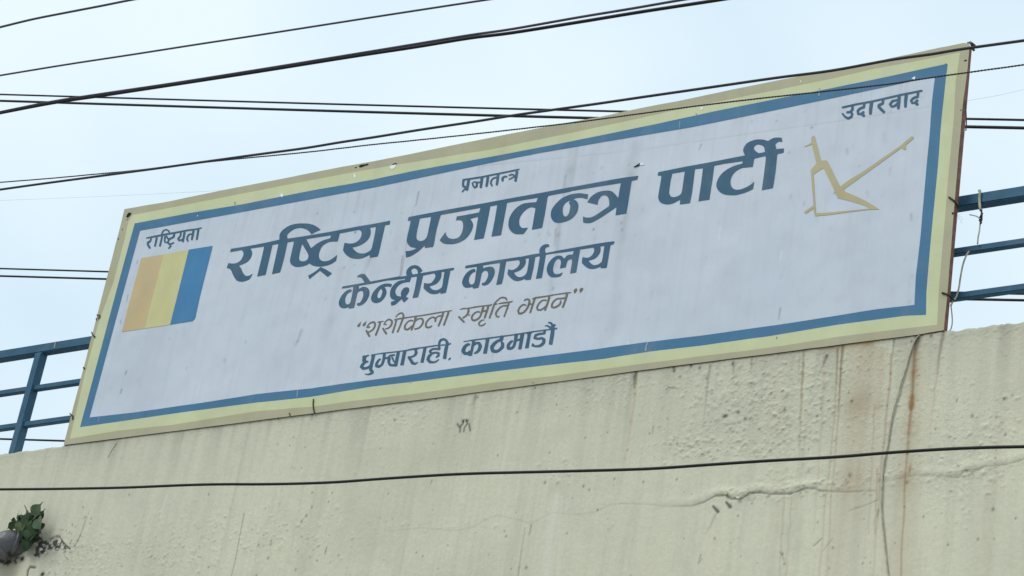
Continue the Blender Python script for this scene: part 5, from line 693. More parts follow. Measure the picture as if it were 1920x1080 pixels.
def banner_material():
    m, nt, b = nodes('grey_white_vinyl')
    a = nt.nodes.new('ShaderNodeAttribute'); a.attribute_name = 'wear_shade'
    sp = nt.nodes.new('ShaderNodeSeparateColor')
    nt.links.new(a.outputs['Color'], sp.inputs['Color'])
    f = noise(nt, 1.1, detail=3)
    c = mixc(nt, rng_map(nt, f, 0.35, 0.65), (0.530, 0.577, 0.648), (0.580, 0.620, 0.684))
    s = noise(nt, 4.0, detail=6, rough=0.62, mapping=(8, 1, 0.35))
    c = mixc(nt, rng_map(nt, s, 0.5, 0.8, 0, 0.22), c, (0.38, 0.40, 0.43))
    s3 = noise(nt, 2.3, detail=6, rough=0.6, mapping=(1.6, 1, 0.9))
    c = mixc(nt, rng_map(nt, s3, 0.5, 0.72, 0, 0.30), c, (0.40, 0.43, 0.47))
    s2 = noise(nt, 26, detail=6, rough=0.7, mapping=(1.5, 1, 0.7))
    c = mixc(nt, rng_map(nt, s2, 0.55, 0.8, 0, 0.30), c, (0.37, 0.39, 0.42))
    c = mixc(nt, sp.outputs[1], c, (0.15, 0.145, 0.135))
    c = mixc(nt, sp.outputs[0], c, (0.20, 0.14, 0.10))
    c = mixc(nt, sp.outputs[2], c, (0.70, 0.72, 0.74))
    nt.links.new(c, b.inputs['Base Color'])
    b.inputs['Roughness'].default_value = 0.6
    b.inputs['Specular IOR Level'].default_value = 0.3
    bump(nt, b, noise(nt, 3.0, detail=2, mapping=(1.2, 1, 0.9)), 0.4, 0.045)
    return m
MAT['banner'] = banner_material()
B = Canvas(0.05, 4.20, SZ + 0.04, SIGN_TOP - 0.04, 0.0050, -0.0010)
BD = [([(1075, 262), (1068, 320), (1062, 372)], (.022, .018), (.16, .10)), ([(1060, 330), (1056, 380)], (.007, .006), (.28, .20)), ([(1083, 275), (1072, 350)], (.008, .006), (.20, .12)),
      ([(1050, 395), (1047, 440), (1042, 500)], (.012, .010), (.34, .14)), ([(1042, 430), (1040, 460)], (.006, .005), (.38, .2)), ([(1035, 500), (1032, 560)], (.012, .012), (.12, .08)),
      ([(1190, 275), (1183, 330), (1175, 380)], (.030, .020), (.16, .08)), ([(1175, 400), (1168, 450)], (.014, .012), (.20, .10)), ([(1165, 415), (1150, 620)], (.022, .026), (.10, .08)),
      ([(1290, 270), (1280, 330)], (.020, .02), (.09, .05)), ([(785, 360), (780, 385)], (.0045, .004), (.60, .45)), ([(777, 385), (765, 440), (752, 520)], (.0030, .0030), (.18, .5)), ([(755, 480), (750, 518)], (.0034, .003), (.6, .6)),
      ([(675, 350), (668, 400)], (.010, .010), (.16, .10)), ([(697, 480), (683, 510)], (.009, .012), (.28, .10)), ([(640, 505), (620, 600), (590, 700)], (.02, .03), (.11, .06)), ([(565, 620), (558, 640), (553, 648)], (.008, .007), (.40, .22)),
      ([(1463, 578), (1460, 598)], (.0030, .003), (.65, .5)), ([(866, 760 - 100), (864, 672)], (.0025, .002), (.5, .3)), ([(925, 660), (923, 672)], (.0028, .0028), (.5, .2)),
      ([(1178, 320), (1165, 420)], (.04, .04), (.06, .04)), ([(1315, 270), (1311, 280)], (.003, .003), (.5, .5)), ([(258, 489), (257, 494)], (.004, .004), (.45, .4)), ([(237, 696), (235, 702)], (.004, .004), (.8, .7)), ([(228, 730), (226, 737)], (.004, .004), (.7, .7)),
      ([(240, 553), (238, 565)], (.003, .003), (.6, .5)), ([(226, 600), (227, 607)], (.003, .003), (.6, .5)), ([(350, 688), (348, 695)], (.004, .004), (.35, .2)), ([(421, 674), (422, 680)], (.006, .005), (.3, .2)), ([(460, 640), (461, 644)], (.004, .004), (.3, .2)),
      ([(1708, 402), (1709, 414)], (.005, .005), (.40, .25)), ([(1670, 315), (1668, 328)], (.006, .006), (.22, .15)), ([(1588, 280), (1589, 288)], (.006, .006), (.35, .2)), ([(1657, 250), (1658, 262)], (.010, .010), (.14, .1)), ([(1626, 360), (1628, 370)], (.007, .007), (.18, .1))]
for p_, w_, a_ in BD:
    B.line('dirt_shade', p_, w_, a_, fade=True)
SM = [(500, 520), (1010, 432), (1280, 165), (1500, 610)]
B.line('dirt_shade', [(905, 311), (1000, 301), (1085, 293), (1200, 281), (1310, 265), (1430, 247), (1560, 229), (1640, 217), (1742, 200)], .0035, .17)  # seam: a dark line with a paler line just below
B.line('light', [(905, 313.5), (1085, 295.5), (1310, 267.5), (1560, 231.5), (1742, 202.5)], .0035, .10)
for p_ in ([(1350, 427), (1348, 450)], [(1466, 470), (1463, 488)], [(1176, 655), (1178, 640)]):
    B.line('light', p_, .0032, .55)
for x, y, r, a_ in [(1113, 430, 2.6, .9), (1128, 315, 4, .25), (666, 436, 2.6, .9), (595, 400, 2, .8), (664, 397, 2.2, .5), (645, 502, 2.2, .7), (1566, 361, 3, .8), (1522, 239, 2.4, .8), (1456, 227, 2, .6), (1611, 312, 1.6, .6), (1410, 228, 3, .25),
                    (1467, 286, 2.5, .5), (1479, 286, 2, .5), (1195, 311, 4, .8), (1204, 394, 3, .2), (665, 497, 2, .4), (830, 476, 3, .2), (985, 453, 3, .25), (1030, 440, 3.4, .3), (1166, 431, 3, .4), (1165, 418, 3, .35), (1112, 325, 3, .2), (747, 583, 2, .6), (872, 558, 2.6, .4), (1037, 541, 3.4, .45)]:
    B.blob('dirt_shade', x, y, r * 0.0019, r * 0.0022, a_)
for _ in range(130):
    x, y = rng.uniform(250, 1740), rng.uniform(160, 760)
    B.blob('dirt_shade', x, y, rng.uniform(.002, .006), rng.uniform(.003, .012), rng.uniform(.08, .3))
Xb, Zb = np.meshgrid(B.xs, B.zs)
B.field('dirt_shade'); B.field('light'); B.field('rust')
sb = np.clip(lattice(B.nx, B.nz, 130, 3, 51) * .7 + lattice(B.nx, B.nz, 380, 5, 52) * .6 - .05, 0, 1)
B.f['dirt_shade'] += 0.10 * np.clip(lattice(B.nx, B.nz, 60, 2, 55) * 1.2 - .2, 0, 1) * np.exp(-((Xb - 2.7) / 0.9) ** 2) * np.clip((Zb - SZ - .4) / .8, 0, 1) + 0.16 * sb * np.exp(-(SIGN_TOP - Zb) / 0.45)
z0_ = np.zeros_like(B.f['dirt_shade'])
B.build('banner_sheet', z0_, (B.f['rust'], B.f['dirt_shade'], B.f['light'], z0_), MAT['banner'], sign, smooth=True)

def jag(pts, sub=5, amp=0.35):
    """subdivide a traced edge and roughen it by a fraction of a pixel (hand-cut vinyl)"""
    res = []
    for a, b in zip(pts, pts[1:] + pts[:1]):
        for k in range(sub):
            t = k / sub
            res.append((a[0] + (b[0] - a[0]) * t + (random.uniform(-amp, amp) if k else 0), a[1] + (b[1] - a[1]) * t + (random.uniform(-amp, amp) if k else 0)))
    return res
OUTER = jag([(233.5, 392), (317.5, 377.5), (417.5, 356.5), (540, 333), (645, 312), (700, 302.5), (735, 295.5), (860, 270), (960, 250), (1040, 234.5), (1125, 219), (1190, 205), (1295, 184.5), (1397, 163), (1480, 146.5), (1560, 133), (1672, 108.5), (1747, 92.5), (1806, 80.5), (1817.5, 81.5),
             (1817, 100), (1813.5, 134), (1805, 200), (1795, 320), (1785, 442), (1775.5, 560), (1769.5, 619),
             (1720, 627.5), (1582, 645), (1495, 656.5), (1320, 679), (1195, 695), (1080, 711), (955, 727.5), (862, 740), (762, 752.5), (672, 764), (590, 774.5), (480, 788.5), (300, 811.5), (119, 834.5), (147, 727), (176, 615), (204, 507), (229, 410)], 4, .3)
HEM = jag([(249, 403), (317.5, 390), (427, 368.5), (525, 349), (640, 327), (745, 308.5), (850, 291.5), (920, 280.5), (1030, 257.5), (1100, 243), (1180, 226), (1255, 209), (1320, 196), (1380, 184), (1480, 164), (1560, 147.5), (1635, 130), (1720, 114), (1800, 98.5),
           (1792, 152), (1788, 227), (1779, 320), (1769, 442), (1761, 534), (1757, 609), (1670, 619), (1570, 631.5), (1470, 648), (1400, 657.5), (1320, 667), (1215, 680.5), (1145, 690), (1045, 704), (920, 718), (767, 739.5), (670, 750.5), (590, 762), (480, 771), (320, 797), (220, 807.5), (131, 822.5), (159, 702), (187, 598), (213, 528), (232, 455), (241, 415)], 3, .25)
BLUE = jag([(252.5, 418.8), (355, 399.5), (460, 382), (580, 358), (640, 347.5), (700, 336.5), (772, 321), (922, 293.5), (1040, 271), (1120, 255), (1230, 232.5), (1340, 208.5), (1470, 182.5), (1560, 165), (1672, 142), (1771, 120.5), (1773, 118), (1777, 121),
            (1773, 152.5), (1765, 227.5), (1758, 320), (1746, 442), (1737, 549), (1736.5, 590.5), (1695, 592.5), (1570, 609), (1445, 630), (1400, 636), (1320, 647.5), (1220, 659), (1132, 673), (1032, 684), (920, 697.5), (805, 712), (690, 726), (625, 737), (580, 744.5), (480, 755), (350, 772), (220, 791), (150, 801), (203.5, 600)], 3, .22)
INNER = jag([(262.5, 432.2), (420, 403.5), (560, 377.5), (700, 351.5), (840, 322), (940, 301), (1010, 287), (1120, 268), (1292, 239), (1430, 211), (1560, 184), (1710, 151.8), (1753, 145),
             (1747.5, 190), (1744, 240), (1736.6, 320), (1726, 442), (1717, 519), (1714.5, 571.5), (1645, 579.5), (1545, 595.5), (1455, 609.5), (1400, 617), (1320, 628.5), (1207, 642), (1115, 655), (1020, 667), (920, 680.5), (745, 706), (645, 719), (585, 728), (480, 739), (380, 755), (250, 773.5), (167.5, 782.5), (216.8, 600)], 3, .22)
hem = sheet('hem_shade_border', [[OUTER, HEM[::-1]]], -0.0022, MAT['brown'], sign)  # folded hem, with the frame's shade from behind put into its colour
HEM2 = [(x + (0.4 if x < 960 else -0.4) * -1, y) for x, y in HEM]
sheet('yellow_border', [[HEM, BLUE[::-1]]], -0.0022, MAT['yellow'], sign)
sheet('blue_border', [[BLUE, INNER[::-1]]], -0.0022, MAT['blue'], sign)
sheet('flag_stripe', [[[(265, 483.8), (307, 477), (289, 546), (271, 616), (228, 622.5), (246, 553)]]], -0.0022, MAT['orange'], sign)['label'] = 'ochre orange flag stripe'
sheet('flag_stripe', [[[(307, 477), (353.8, 468), (336.5, 538), (318.8, 608.8), (271, 616), (289, 546)]]], -0.0022, MAT['flag_yellow'], sign)['label'] = 'yellow flag stripe'
sheet('flag_stripe', [[[(353.8, 468), (398.5, 460.8), (397.5, 466), (375, 555), (365.8, 597), (361, 602), (318.8, 608.8), (336.5, 538)]]], -0.0022, MAT['flag_blue'], sign)['label'] = 'blue flag stripe'

WORDS = [('rastriya', 'letter', 'large blue word राष्ट्रिय'), ('prajatantra', 'letter', 'large blue word प्रजातन्त्र'), ('party', 'letter', 'large blue word पार्टी'),
         ('kendriya', 'letter', 'blue word केन्द्रीय'), ('karyalaya', 'letter', 'blue word कार्यालय'), ('shashikala', 'taupe', 'thin grey word “शशीकला'), ('smriti', 'taupe', 'thin grey word स्मृति'),
         ('bhawan', 'taupe', 'thin grey word भवन”'), ('dhumbarahi', 'letter', 'blue word धुम्बाराही,'), ('kathmandu', 'letter', 'blue word काठमाडौं'),
         ('prajatantra_small', 'letter', 'small blue word प्रजातन्त्र at the top'), ('rastriyata', 'letter', 'small blue word राष्ट्रियता above the flag'), ('udarbad', 'letter', 'small blue word उदारवाद above the plough'), ('plough', 'tan', 'tan plough emblem')]
for key, mk, lab in WORDS:
    rings = [[[(r[i], r[i + 1]) for i in range(0, len(r), 2)] for r in poly] for poly in GLYPHS[key]]
    o = sheet('plough_emblem' if key == 'plough' else 'lettering', rings, -0.0022, MAT[mk], sign)
    o['label'] = lab

# bright tears where the vinyl is punched through, white patches painted for the sky showing through
for pts_ in ([(730, 313), (735, 309), (740, 307), (743.5, 306.5), (742, 312), (738, 316), (734, 317.5)], [(663, 327), (666, 326), (667, 331), (664.5, 334.5)], [(525, 367), (528, 361.5), (531, 366), (529, 370)],
             [(1709, 147.5), (1713, 144), (1716.5, 143.5), (1715, 149)], [(1313, 203), (1316, 200), (1318, 204), (1316, 207)], [(369.5, 404), (371, 403.5), (371, 405.5), (369.5, 405.5)], [(1198, 308), (1203, 305), (1209, 308), (1202, 309.5)],
             [(1500, 153), (1502, 150), (1502.5, 155)]):
    sheet('sky_tear_patch', [[pts_]], -0.0034, MAT['sky_thread_white'], sign)
for pts_ in ([(556, 744), (557.2, 730), (558.6, 731), (557.5, 745)], [(1209, 658), (1211, 646), (1214.5, 640.5), (1216.5, 641), (1212.5, 650), (1212, 658)], [(183, 791), (186, 783), (187, 784), (184.5, 791)], [(768, 718), (770, 714), (770.6, 715), (769, 719)], [(1535, 165), (1534.6, 180), (1536.6, 180), (1537, 165)], [(1274, 228), (1273.6, 241), (1275, 241), (1275.4, 228)],
             [(860, 768 - 70), (861, 697), (861.6, 699)]):
    sheet('scratch', [[pts_]], -0.0034, MAT['scratch'], sign)
for pts_ in ([(734, 309.5), (738, 306.5), (743.5, 305.5), (743.8, 308), (738, 309)], [(1187, 313), (1195, 309), (1200, 305), (1199, 310), (1190, 313.5)], [(236, 407), (238, 402.5), (241, 398.5), (246.5, 399), (244, 404), (239.5, 408)],
             [(672, 312), (676, 309), (684, 308), (690, 306.5), (691, 309), (683, 311), (676, 314)], [(664, 314.5), (669, 312.5), (668, 315)], [(440, 378.5), (441, 378), (441, 384), (440, 384)], [(1304, 213), (1307, 213.5), (1305, 215)],
             [(229, 429), (230.5, 429), (230, 431), (228.8, 431)], [(221.5, 446.5), (223, 446.5), (222.5, 449), (221, 449)], [(1784.5, 398), (1788, 398), (1787.5, 402), (1785, 401.5)], [(1807.5, 113), (1813, 111.5), (1812, 114), (1808, 115)], [(1800, 206), (1803, 205.5), (1802, 208)],
             [(998, 718), (1000, 716), (1000, 719)], [(1455.5, 632), (1457, 632), (1457, 636), (1456, 635)]):
    sheet('hole', [[pts_]], -0.0036, MAT['hole'], sign)
sheet('corner_flap', [[[(236, 406), (239.5, 409), (238.5, 412), (235.5, 410)]]], -0.0050, MAT['brown'], sign)

def tie(pts, r=0.0022, mat='tie', name='wire_tie', Y=-0.006, parent=sign):
    path = [at(x, y, Y if len(q) < 1 else q[0]) for x, y, *q in pts]
    return tube(name, catmull(path, 4), r, MAT[mat], parent, 6)
tie([(181, 590.5), (187, 591), (186, 596), (183, 596)]); tie([(180, 597), (181, 600)])
tie([(172, 623, 0.01), (173.5, 627), (178, 632)], .003); tie([(156, 689), (158.5, 691)], .003)
tie([(131, 775, 0.01), (133, 777.5), (136.5, 780), (136, 786.5)], .0028)
tie([(1779, 369.5), (1784, 373), (1789, 377), (1795, 385, 0.01), (1799, 392, .04)], .0034)
tie([(1766, 549), (1772, 550.5), (1779, 554), (1786, 560, 0.01), (1790, 565, .04)], .0034)
tie([(587.5, 748), (587, 760), (588, 768), (590, 775)], .0026)
tie([(542, 774), (544, 779)], .002); tie([(521, 783), (522, 786)], .002)
tie([(1809, 189), (1811, 205), (1812, 230), (1811, 245)], .0022)
# crusted knot of rag and wire on the top right corner
for k, (x, y, r) in enumerate([(1819, 80, 3.2), (1823, 83, 3.6), (1826, 86, 3.4), (1824, 92, 3.0), (1815, 81, 2.4), (1826, 94, 2.2), (1806, 91, 2.6), (1811, 91.5, 2.0), (1826, 89, 2.6)]):
    p = at(x, y, 0.004 + 0.004 * (k % 3))
    V, Fc = [], []
    s_ = r * 0.0021
    for i in range(5):
        for j in range(7):
            a1 = math.pi * i / 4; a2 = 2 * math.pi * j / 7
            q = s_ * random.uniform(.75, 1.25)
            V.append((p[0] + q * math.sin(a1) * math.cos(a2), p[1] + q * math.sin(a1) * math.sin(a2), p[2] + q * math.cos(a1)))
    for i in range(4):
        for j in range(7):
            Fc.append((i * 7 + j, i * 7 + (j + 1) % 7, (i + 1) * 7 + (j + 1) % 7, (i + 1) * 7 + j))
    mesh('corner_knot', V, Fc, MAT['scar' if k in (0, 4) else 'stem'], sign)

# ------------------------------------------------------------------ the roof railing behind the sign
rail = empty('roof_railing', (2.1, 0.09, ZT))
tag(rail, 'blue painted steel roof railing, its ends showing either side of the sign', 'railing')
RY = 0.070
def zline(px, py, Y): return at(px, py, Y)[2]
zt0, zt1 = zline(0, 657, RY), zline(0, 676, RY)
zt = (zt0 + zline(1920, 347, RY)) / 2
th = 0.046
box('top_rail', (-3.9, RY, zt - th), (9.4, RY + 0.045, zt), MAT['rail'], rail, 0.004)
for py0, py1, lab in ((737, 447, 'middle'), (802, 532, 'lower')):
    z = (zline(0, py0 - 6, RY + 0.01) + zline(1920, py1, RY + 0.01)) / 2
    box('cross_rail', (-3.9, RY + 0.008, z - 0.026), (9.4, RY + 0.034, z), MAT['rail'], rail, 0.003)
pxp = at(76, 650, RY)[0]
for x in (pxp - 1.36 * 2, pxp - 1.36, pxp, pxp + 1.36, pxp + 2.72, pxp + 4.08, pxp + 5.85, pxp + 7.2, pxp + 8.5):
    box('post', (x - 0.024, RY - 0.002, ZT - 0.006), (x + 0.018, RY + 0.043, zt - th + 0.001), MAT['rail'], rail, 0.003)
for x in (at(105, 640, RY)[0],):
    box('weld_seam', (x - 0.002, RY - 0.0015, zt - 0.036), (x + 0.002, RY + 0.003, zt - 0.001), MAT['loose'], rail)

# ------------------------------------------------------------------ overhead cables
def cable(name, pts, wpx, Y, mat, label, group=None, ext=(3.0, 3.0), strands=None, sides=8, cat='cable'):
    P = catmull([at(x, y, Y) for x, y in pts], 5)
    mid = P[len(P) // 2]
    r = wpx / 2 * px_size(mid)
    d0 = (P[0] - P[3]); d0 /= np.linalg.norm(d0); d1 = (P[-1] - P[-4]); d1 /= np.linalg.norm(d1)
    P = [P[0] + d0 * ext[0], P[0] + d0 * ext[0] * .5] + P + [P[-1] + d1 * ext[1] * .5, P[-1] + d1 * ext[1]]
    if strands:
        pitch = strands
        L = [0]
        for a, b in zip(P, P[1:]): L.append(L[-1] + np.linalg.norm(b - a))
        n = int(L[-1] / pitch * 8)
        s = np.linspace(0, L[-1], n)
        Q = np.stack([np.interp(s, L, [p[i] for p in P]) for i in range(3)], 1)
        t = Q[-1] - Q[0]; t /= np.linalg.norm(t)
        a = np.cross(t, [0, 0, 1]); a /= np.linalg.norm(a); b = np.cross(a, t)
        items = []
        for ph in (0, math.pi):
            path = Q + r * .36 * (np.cos(s / pitch * 2 * math.pi + ph)[:, None] * a + np.sin(s / pitch * 2 * math.pi + ph)[:, None] * b)
            items.append(tube_data(list(path), r * .62, 5))
        V, Fc = merge(items)
        o = mesh(name, V, Fc, mat, None, True)
    else:
        o = tube(name, P, r, mat, None, sides)
    tag(o, label, cat, group)
    return o
G1 = 'overhead cables crossing the street'
cable('overhead_cable', [(0, 51), (62, 36), (125, 23.5), (190, 11), (245, 0), (300, -10)], 4.6, -2.6, MAT['cable_soft'], 'short thin cable cutting across the top left corner of the sky', G1)
cable('overhead_cable', [(0, 141.5), (125, 121), (250, 102), (365, 84), (480, 66.5), (605, 47), (730, 27.5), (910, 0), (1000, -13)], 4.0, -2.4, MAT['cable_soft'], 'thin cable second from the top left, leaving the frame at the top middle', G1)
cable('overhead_cable', [(0, 212), (100, 193), (200, 178), (325, 159), (480, 135), (655, 107), (780, 88), (880, 71.5), (960, 61.5), (1085, 41.5), (1210, 21), (1347, 0), (1420, -12)], 6.6, -1.9, MAT['cable'], 'lower of the two thick black cables running side by side up to the top edge', G1)
cable('overhead_cable', [(0, 210), (100, 190), (200, 174.5), (325, 156), (480, 131.5), (655, 103), (780, 82.5), (880, 66), (960, 54.5), (1085, 32.5), (1185, 16), (1277, 0), (1350, -12)], 5.0, -2.02, MAT['cable_soft'], 'upper of the two thick black cables running side by side up to the top edge', G1)
cable('overhead_cable', [(0, 355.5), (75, 345), (150, 335), (225, 325), (300, 315), (375, 304.5), (480, 290), (570, 278), (640, 266.5), (700, 257.5), (790, 243), (890, 228), (965, 216), (1040, 205.5), (1120, 194.5), (1205, 182), (1330, 164), (1455, 146), (1560, 132.3), (1672, 112), (1747, 101.5), (1804, 92), (1920, 76)], 5.2, -1.5, MAT['cable_mid'],
      'black cable sweeping across the sky and along the top edge of the sign', G1)
cable('twisted_wire', [(0, 342), (100, 334), (175, 327), (250, 320), (330, 310.5), (430, 299.5), (570, 286), (640, 278), (700, 271), (765, 264.5), (865, 254), (990, 240), (1080, 229.5), (1180, 216), (1305, 199), (1430, 184), (1560, 170), (1672, 157), (1729, 148), (1822, 135), (1920, 121.5)], 3.3, -1.3, MAT['cable_mid'],
      'thin twisted wire running just under the black cable across the top of the sign', G1, strands=0.022)
cable('wall_cable', [(0, 917.5), (75, 917), (150, 916), (240, 914), (350, 909.5), (420, 908), (480, 908), (550, 907), (630, 904), (720, 897.5), (830, 890.5), (900, 887.5), (960, 886), (1085, 883), (1160, 881), (1235, 878), (1335, 871), (1440, 864), (1565, 857), (1665, 849), (1765, 842.5), (1850, 839), (1920, 837.5)], 5.6, -0.55, MAT['cable'],
      'black cable strung low across the cream wall from edge to edge')
G2 = 'paired cables far behind the building'
def straight(a, b, n=6): return [(a[0] + (b[0] - a[0]) * k / n, a[1] + (b[1] - a[1]) * k / n + 3 * math.sin(math.pi * k / n)) for k in range(n + 1)]
for a, b, w, lab in (((0, 177), (1920, 225), 4.0, 'upper cable of the high pair passing behind the sign'), ((0, 189), (1920, 240), 5.4, 'lower cable of the high pair passing behind the sign'),
                     ((0, 503.5), (1920, 551), 3.8, 'upper cable of the middle pair that vanishes behind the sign'), ((0, 517.5), (1920, 563), 4.5, 'lower cable of the middle pair that vanishes behind the sign'),
                     ((0, 823), (1920, 872), 4.4, 'single cable low at left, behind the foot of the railing post')):
    mid_pts = straight(a, b)
    cable('distant_cable', mid_pts, w, 9.5, MAT['cable'], lab, G2, ext=(6, 6))
cable('distant_wire', [(0, 376), (240, 366), (480, 353), (900, 322), (1400, 250), (1812, 189), (1920, 168)], 0.32, 7.5, MAT['far_cable'], 'hair-thin faint wire above the left shoulder of the sign', None, ext=(4, 4), sides=5, cat='wire')

# ------------------------------------------------------------------ loose wires
lw = empty('loose_wire', at(1838, 360, 0.06)); tag(lw, 'loose grey wire knotted round the top rail and hanging down beside the sign', 'wire')
YR = RY - 0.006
tube('wire_loop', catmull([at(1836, 357.5, RY + 0.02), at(1837.5, 358.5, YR), at(1836.5, 370, YR), at(1837, 384, YR), at(1838.5, 393, YR), at(1840, 394.5, RY + 0.03)], 5), .0050, MAT['loose'], lw, 7)
tube('knot', catmull([at(1839, 392, YR), at(1841, 402, YR), at(1840, 410, YR), at(1836.5, 413, YR), at(1840, 417, YR), at(1838, 419, YR - .01), at(1841, 411, YR), at(1839, 405, YR - .008), at(1842, 400, YR), at(1837, 408, YR)], 4), .0034, MAT['tie'], lw, 6)
tube('wire_end', catmull([at(1838, 411, YR), at(1832, 406, YR), at(1825, 404, YR), at(1818, 402.5, YR)], 4), .0022, MAT['loose'], lw, 6)
tube('strand', catmull([at(1838, 417, YR), at(1836.5, 432, YR), at(1834, 445, YR), at(1833, 458, RY)], 5), .0028, MAT['loose'], lw, 6)
tube('strand', catmull([at(1820, 468, RY + .03), at(1813, 477, YR), at(1806, 495, YR), at(1801, 520, YR), at(1798, 540, YR), at(1793, 556, YR), at(1787, 565, .03), at(1783, 573, .02)], 5), .0034, MAT['loose'], lw, 7)
tube('strand', catmull([at(1783, 572, .036), at(1785, 590, .036), at(1785.5, 605, .036), at(1783, 617, .036), at(1778, 622, .03)], 5), .0022, MAT['loose'], lw, 6)
for q in ([(1795, 404), (1799, 409), (1803, 418)], [(1797, 402), (1802, 407), (1805, 412)], [(1793, 408), (1797, 411)]):
    tube('frayed_thread', catmull([at(x, y, .02) for x, y in q], 3), .0009, MAT['sky_thread_white'], lw, 4)
ww_ = tube('hanging_wire', catmull([at(1726.5, 627.5, WY + .004), at(1721, 631, WY - .004), at(1715, 639, WY - .0055), at(1707, 660, WY - .0055), at(1700, 685, WY - .0055), at(1685, 735, WY - .006), at(1672, 785, WY - .0055), at(1665, 830, WY - .0055), at(1660, 855, WY - .0055), at(1655.5, 885, WY - .0055), at(1653, 925, WY - .006),
                                    at(1653, 960, WY - .0055), at(1657.5, 1005, WY - .0055), at(1665, 1080, WY - .006), at(1672, 1160, WY - .02), at(1676, 1260, WY - .03)], 6), .0030, MAT['loose'], None, 8)
tag(ww_, 'pale grey wire hanging down the wall next to the strongest rust streak', 'wire')

# ------------------------------------------------------------------ pipe outlet and the fig seedling
def c8p(x, y, Y): return at(x / 6.75, 920 + y / 6.75, Y)
pipe = empty('drain_pipe', c8p(300, 650, WY)); tag(pipe, 'grey drain pipe elbow poking out of the wall at the lower left', 'pipe')
P0 = c8p(232, 690, WY)
path = [P0 + np.array(d) for d in ((.03, .05, -.004), (.0, .0, 0), (-.010, -.022, .004), (-.024, -.040, .000), (-.040, -.052, -.014), (-.052, -.058, -.036), (-.058, -.060, -.060), (-.060, -.061, -.082))]
path = catmull(path, 4)
R_ = 0.054
Vo, Fo = tube_data(path, R_, 28, cap=False)
Vi, Fi = tube_data(path, R_ - .005, 28, cap=False)
n_ = len(Vo)
Fr = [(n_ - 28 + k, n_ - 28 + (k + 1) % 28, 2 * n_ - 28 + (k + 1) % 28, 2 * n_ - 28 + k) for k in range(28)]
mesh('elbow', Vo + Vi, Fo + [tuple(i + n_ for i in q[::-1]) for q in Fi] + Fr, MAT['pipe'], pipe, True)
def ring(i, rr, half, name):
    a, b = path[i], path[i + 1]; d = (b - a) / np.linalg.norm(b - a)
    tube(name, [a - d * half, a - d * half * .6, a + d * half * .6, a + d * half], [rr * .965, rr, rr, rr * .965], MAT['pipe'], pipe, 28)
ring(7, R_ + .005, .012, 'collar')
ring(len(path) - 5, R_ + .004, .014, 'collar')

plant = empty('fig_seedling', c8p(380, 640, WY - .01)); tag(plant, 'small leafy fig seedling growing from the wall above the grey pipe', 'plant')
base = c8p(370, 650, WY - .005)
# x, y (crop pixels), length, direction of the tip in degrees (0 right, 90 up), width ratio, tone, standing out
LV = [(475, 225, 150, 62, .95, 'p', .05), (345, 290, 130, 118, .75, 'g', .06), (232, 310, 95, 98, .55, 'g', .05), (165, 385, 85, 150, .8, 'g', .04), (135, 455, 95, 205, .75, 'g', .05), (235, 400, 110, 190, .7, 'd', .04),
      (245, 470, 120, 255, .75, 'p', .06), (335, 440, 150, 262, .6, 'd', .05), (300, 350, 110, 140, .7, 'g', .05), (490, 425, 190, 300, .62, 'p', .07), (470, 320, 120, 30, .7, 'b', .05), (525, 300, 120, 70, .7, 'p', .03),
      (420, 500, 140, 270, .75, 'g', .06), (350, 560, 130, 275, .6, 'd', .05), (400, 590, 110, 250, .7, 'g', .04), (500, 500, 130, 310, .7, 'g', .04), (420, 400, 130, 250, .8, 'd', .03), (200, 430, 90, 230, .7, 'g', .03), (270, 330, 90, 110, .7, 'g', .03),
      (380, 480, 130, 240, .8, 'd', .02), (450, 560, 110, 290, .7, 'd', .02), (320, 690, 120, 265, .6, 'd', .03), (380, 690, 100, 300, .7, 'd', .02), (290, 500, 100, 265, .6, 'd', .03), (455, 470, 140, 275, .8, 'd', .02), (410, 270, 90, 95, .6, 'g', .04)]
LV += [(x + random.uniform(-25, 25), y + random.uniform(-25, 25), random.uniform(80, 120), random.uniform(200, 320) if random.random() < .75 else random.uniform(60, 150), .8, 'k', random.uniform(.0, .025)) for x, y in ((250, 390), (330, 400), (410, 360), (480, 420), (430, 470), (360, 480), (300, 460), (250, 460), (460, 530), (400, 560), (340, 580), (430, 620), (350, 640), (310, 540), (200, 440), (380, 320), (440, 300), (500, 470), (330, 720), (300, 660))]
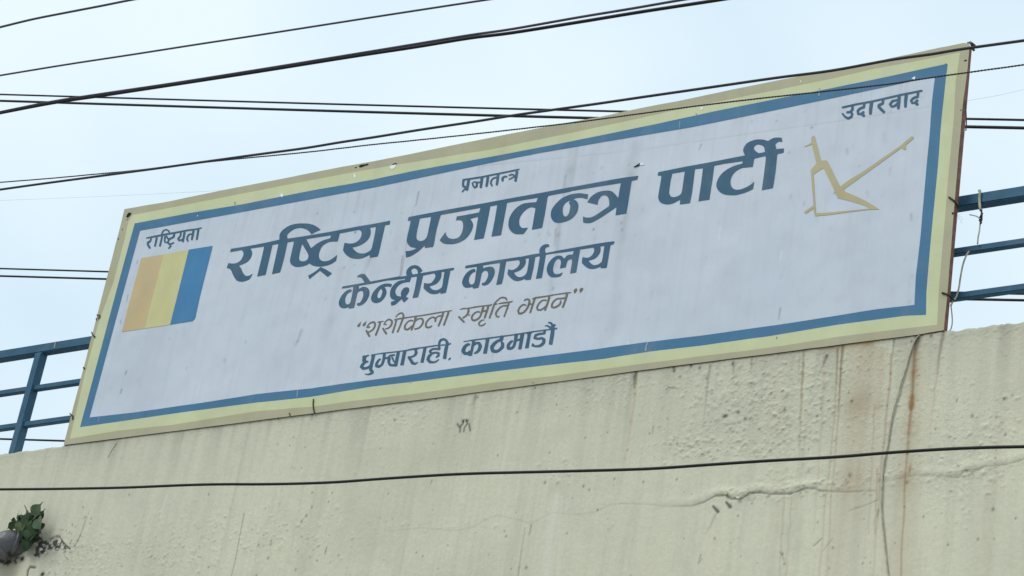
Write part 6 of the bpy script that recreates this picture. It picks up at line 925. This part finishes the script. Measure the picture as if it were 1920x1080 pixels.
for x, y, L_, dg, wr, tn, so in LV:
    c = c8p(x, y, WY - .02 - so)
    ln = L_ / 6.75 * px_size(c) * 1.20; wr = min(1.15, wr * 1.45)
    an = math.radians(dg) ; roll = random.uniform(-.4, .4) + .25; lean = random.uniform(-.2, .45)
    ux = np.array([math.cos(an) * 1.15, -lean * .5, math.sin(an)]); ux /= np.linalg.norm(ux)
    vx = np.cross(ux, [0, -1, 0]); vx /= np.linalg.norm(vx)
    nn = np.cross(vx, ux)
    vx = vx * math.cos(roll) + nn * math.sin(roll)
    nn = np.cross(vx, ux)
    if nn[1] > 0: nn = -nn
    prof = [(-.50, .0), (-.53, .17), (-.42, .36), (-.22, .46), (.0, .43), (.17, .29), (.28, .13), (.40, .05), (.62, .012)]
    V = []
    for s, h in prof:
        z = -.10 * (s * s) * 1.6
        V.append(c + ux * s * ln + nn * (z + .00) * ln)
        V.append(c + ux * s * ln + vx * h * wr * ln + nn * (z + .10 * h / .46 + .02 * math.sin(9 * s)) * ln)
        V.append(c + ux * s * ln - vx * h * wr * ln + nn * (z + .10 * h / .46 - .02 * math.sin(7 * s)) * ln)
    Fc = []
    for k in range(len(prof) - 1):
        a = 3 * k
        Fc += [(a, a + 1, a + 4, a + 3), (a, a + 3, a + 5, a + 2)]
    o = mesh('leaf', V, Fc, {'g': MAT['leaf'], 'd': MAT['leaf'], 'k': MAT['leaf_deep'], 'p': MAT['leaf_pale'], 'b': MAT['leaf_dry']}[tn], plant, True)
    if tn == 'b': o['label'] = 'dry brown leaf'
    a0 = c - ux * .5 * ln
    midp = (a0 + base) / 2 + np.array([0, -.015, .01])
    tube('petiole', catmull([a0, midp, base + np.array([random.uniform(-.01, .01), 0, random.uniform(-.01, .02)])], 4), .0016, MAT['stem'], plant, 5)
tube('stem', catmull([c8p(385, 700, WY + .004), c8p(375, 640, WY - .02), c8p(380, 540, WY - .035), c8p(400, 420, WY - .04), c8p(330, 230, WY - .05), c8p(310, 180, WY - .05)], 5), [.006] * 5 + [.005] * 5 + [.004] * 5 + [.003] * 5 + [.002] * 5 + [.001], MAT['stem'], plant, 6)
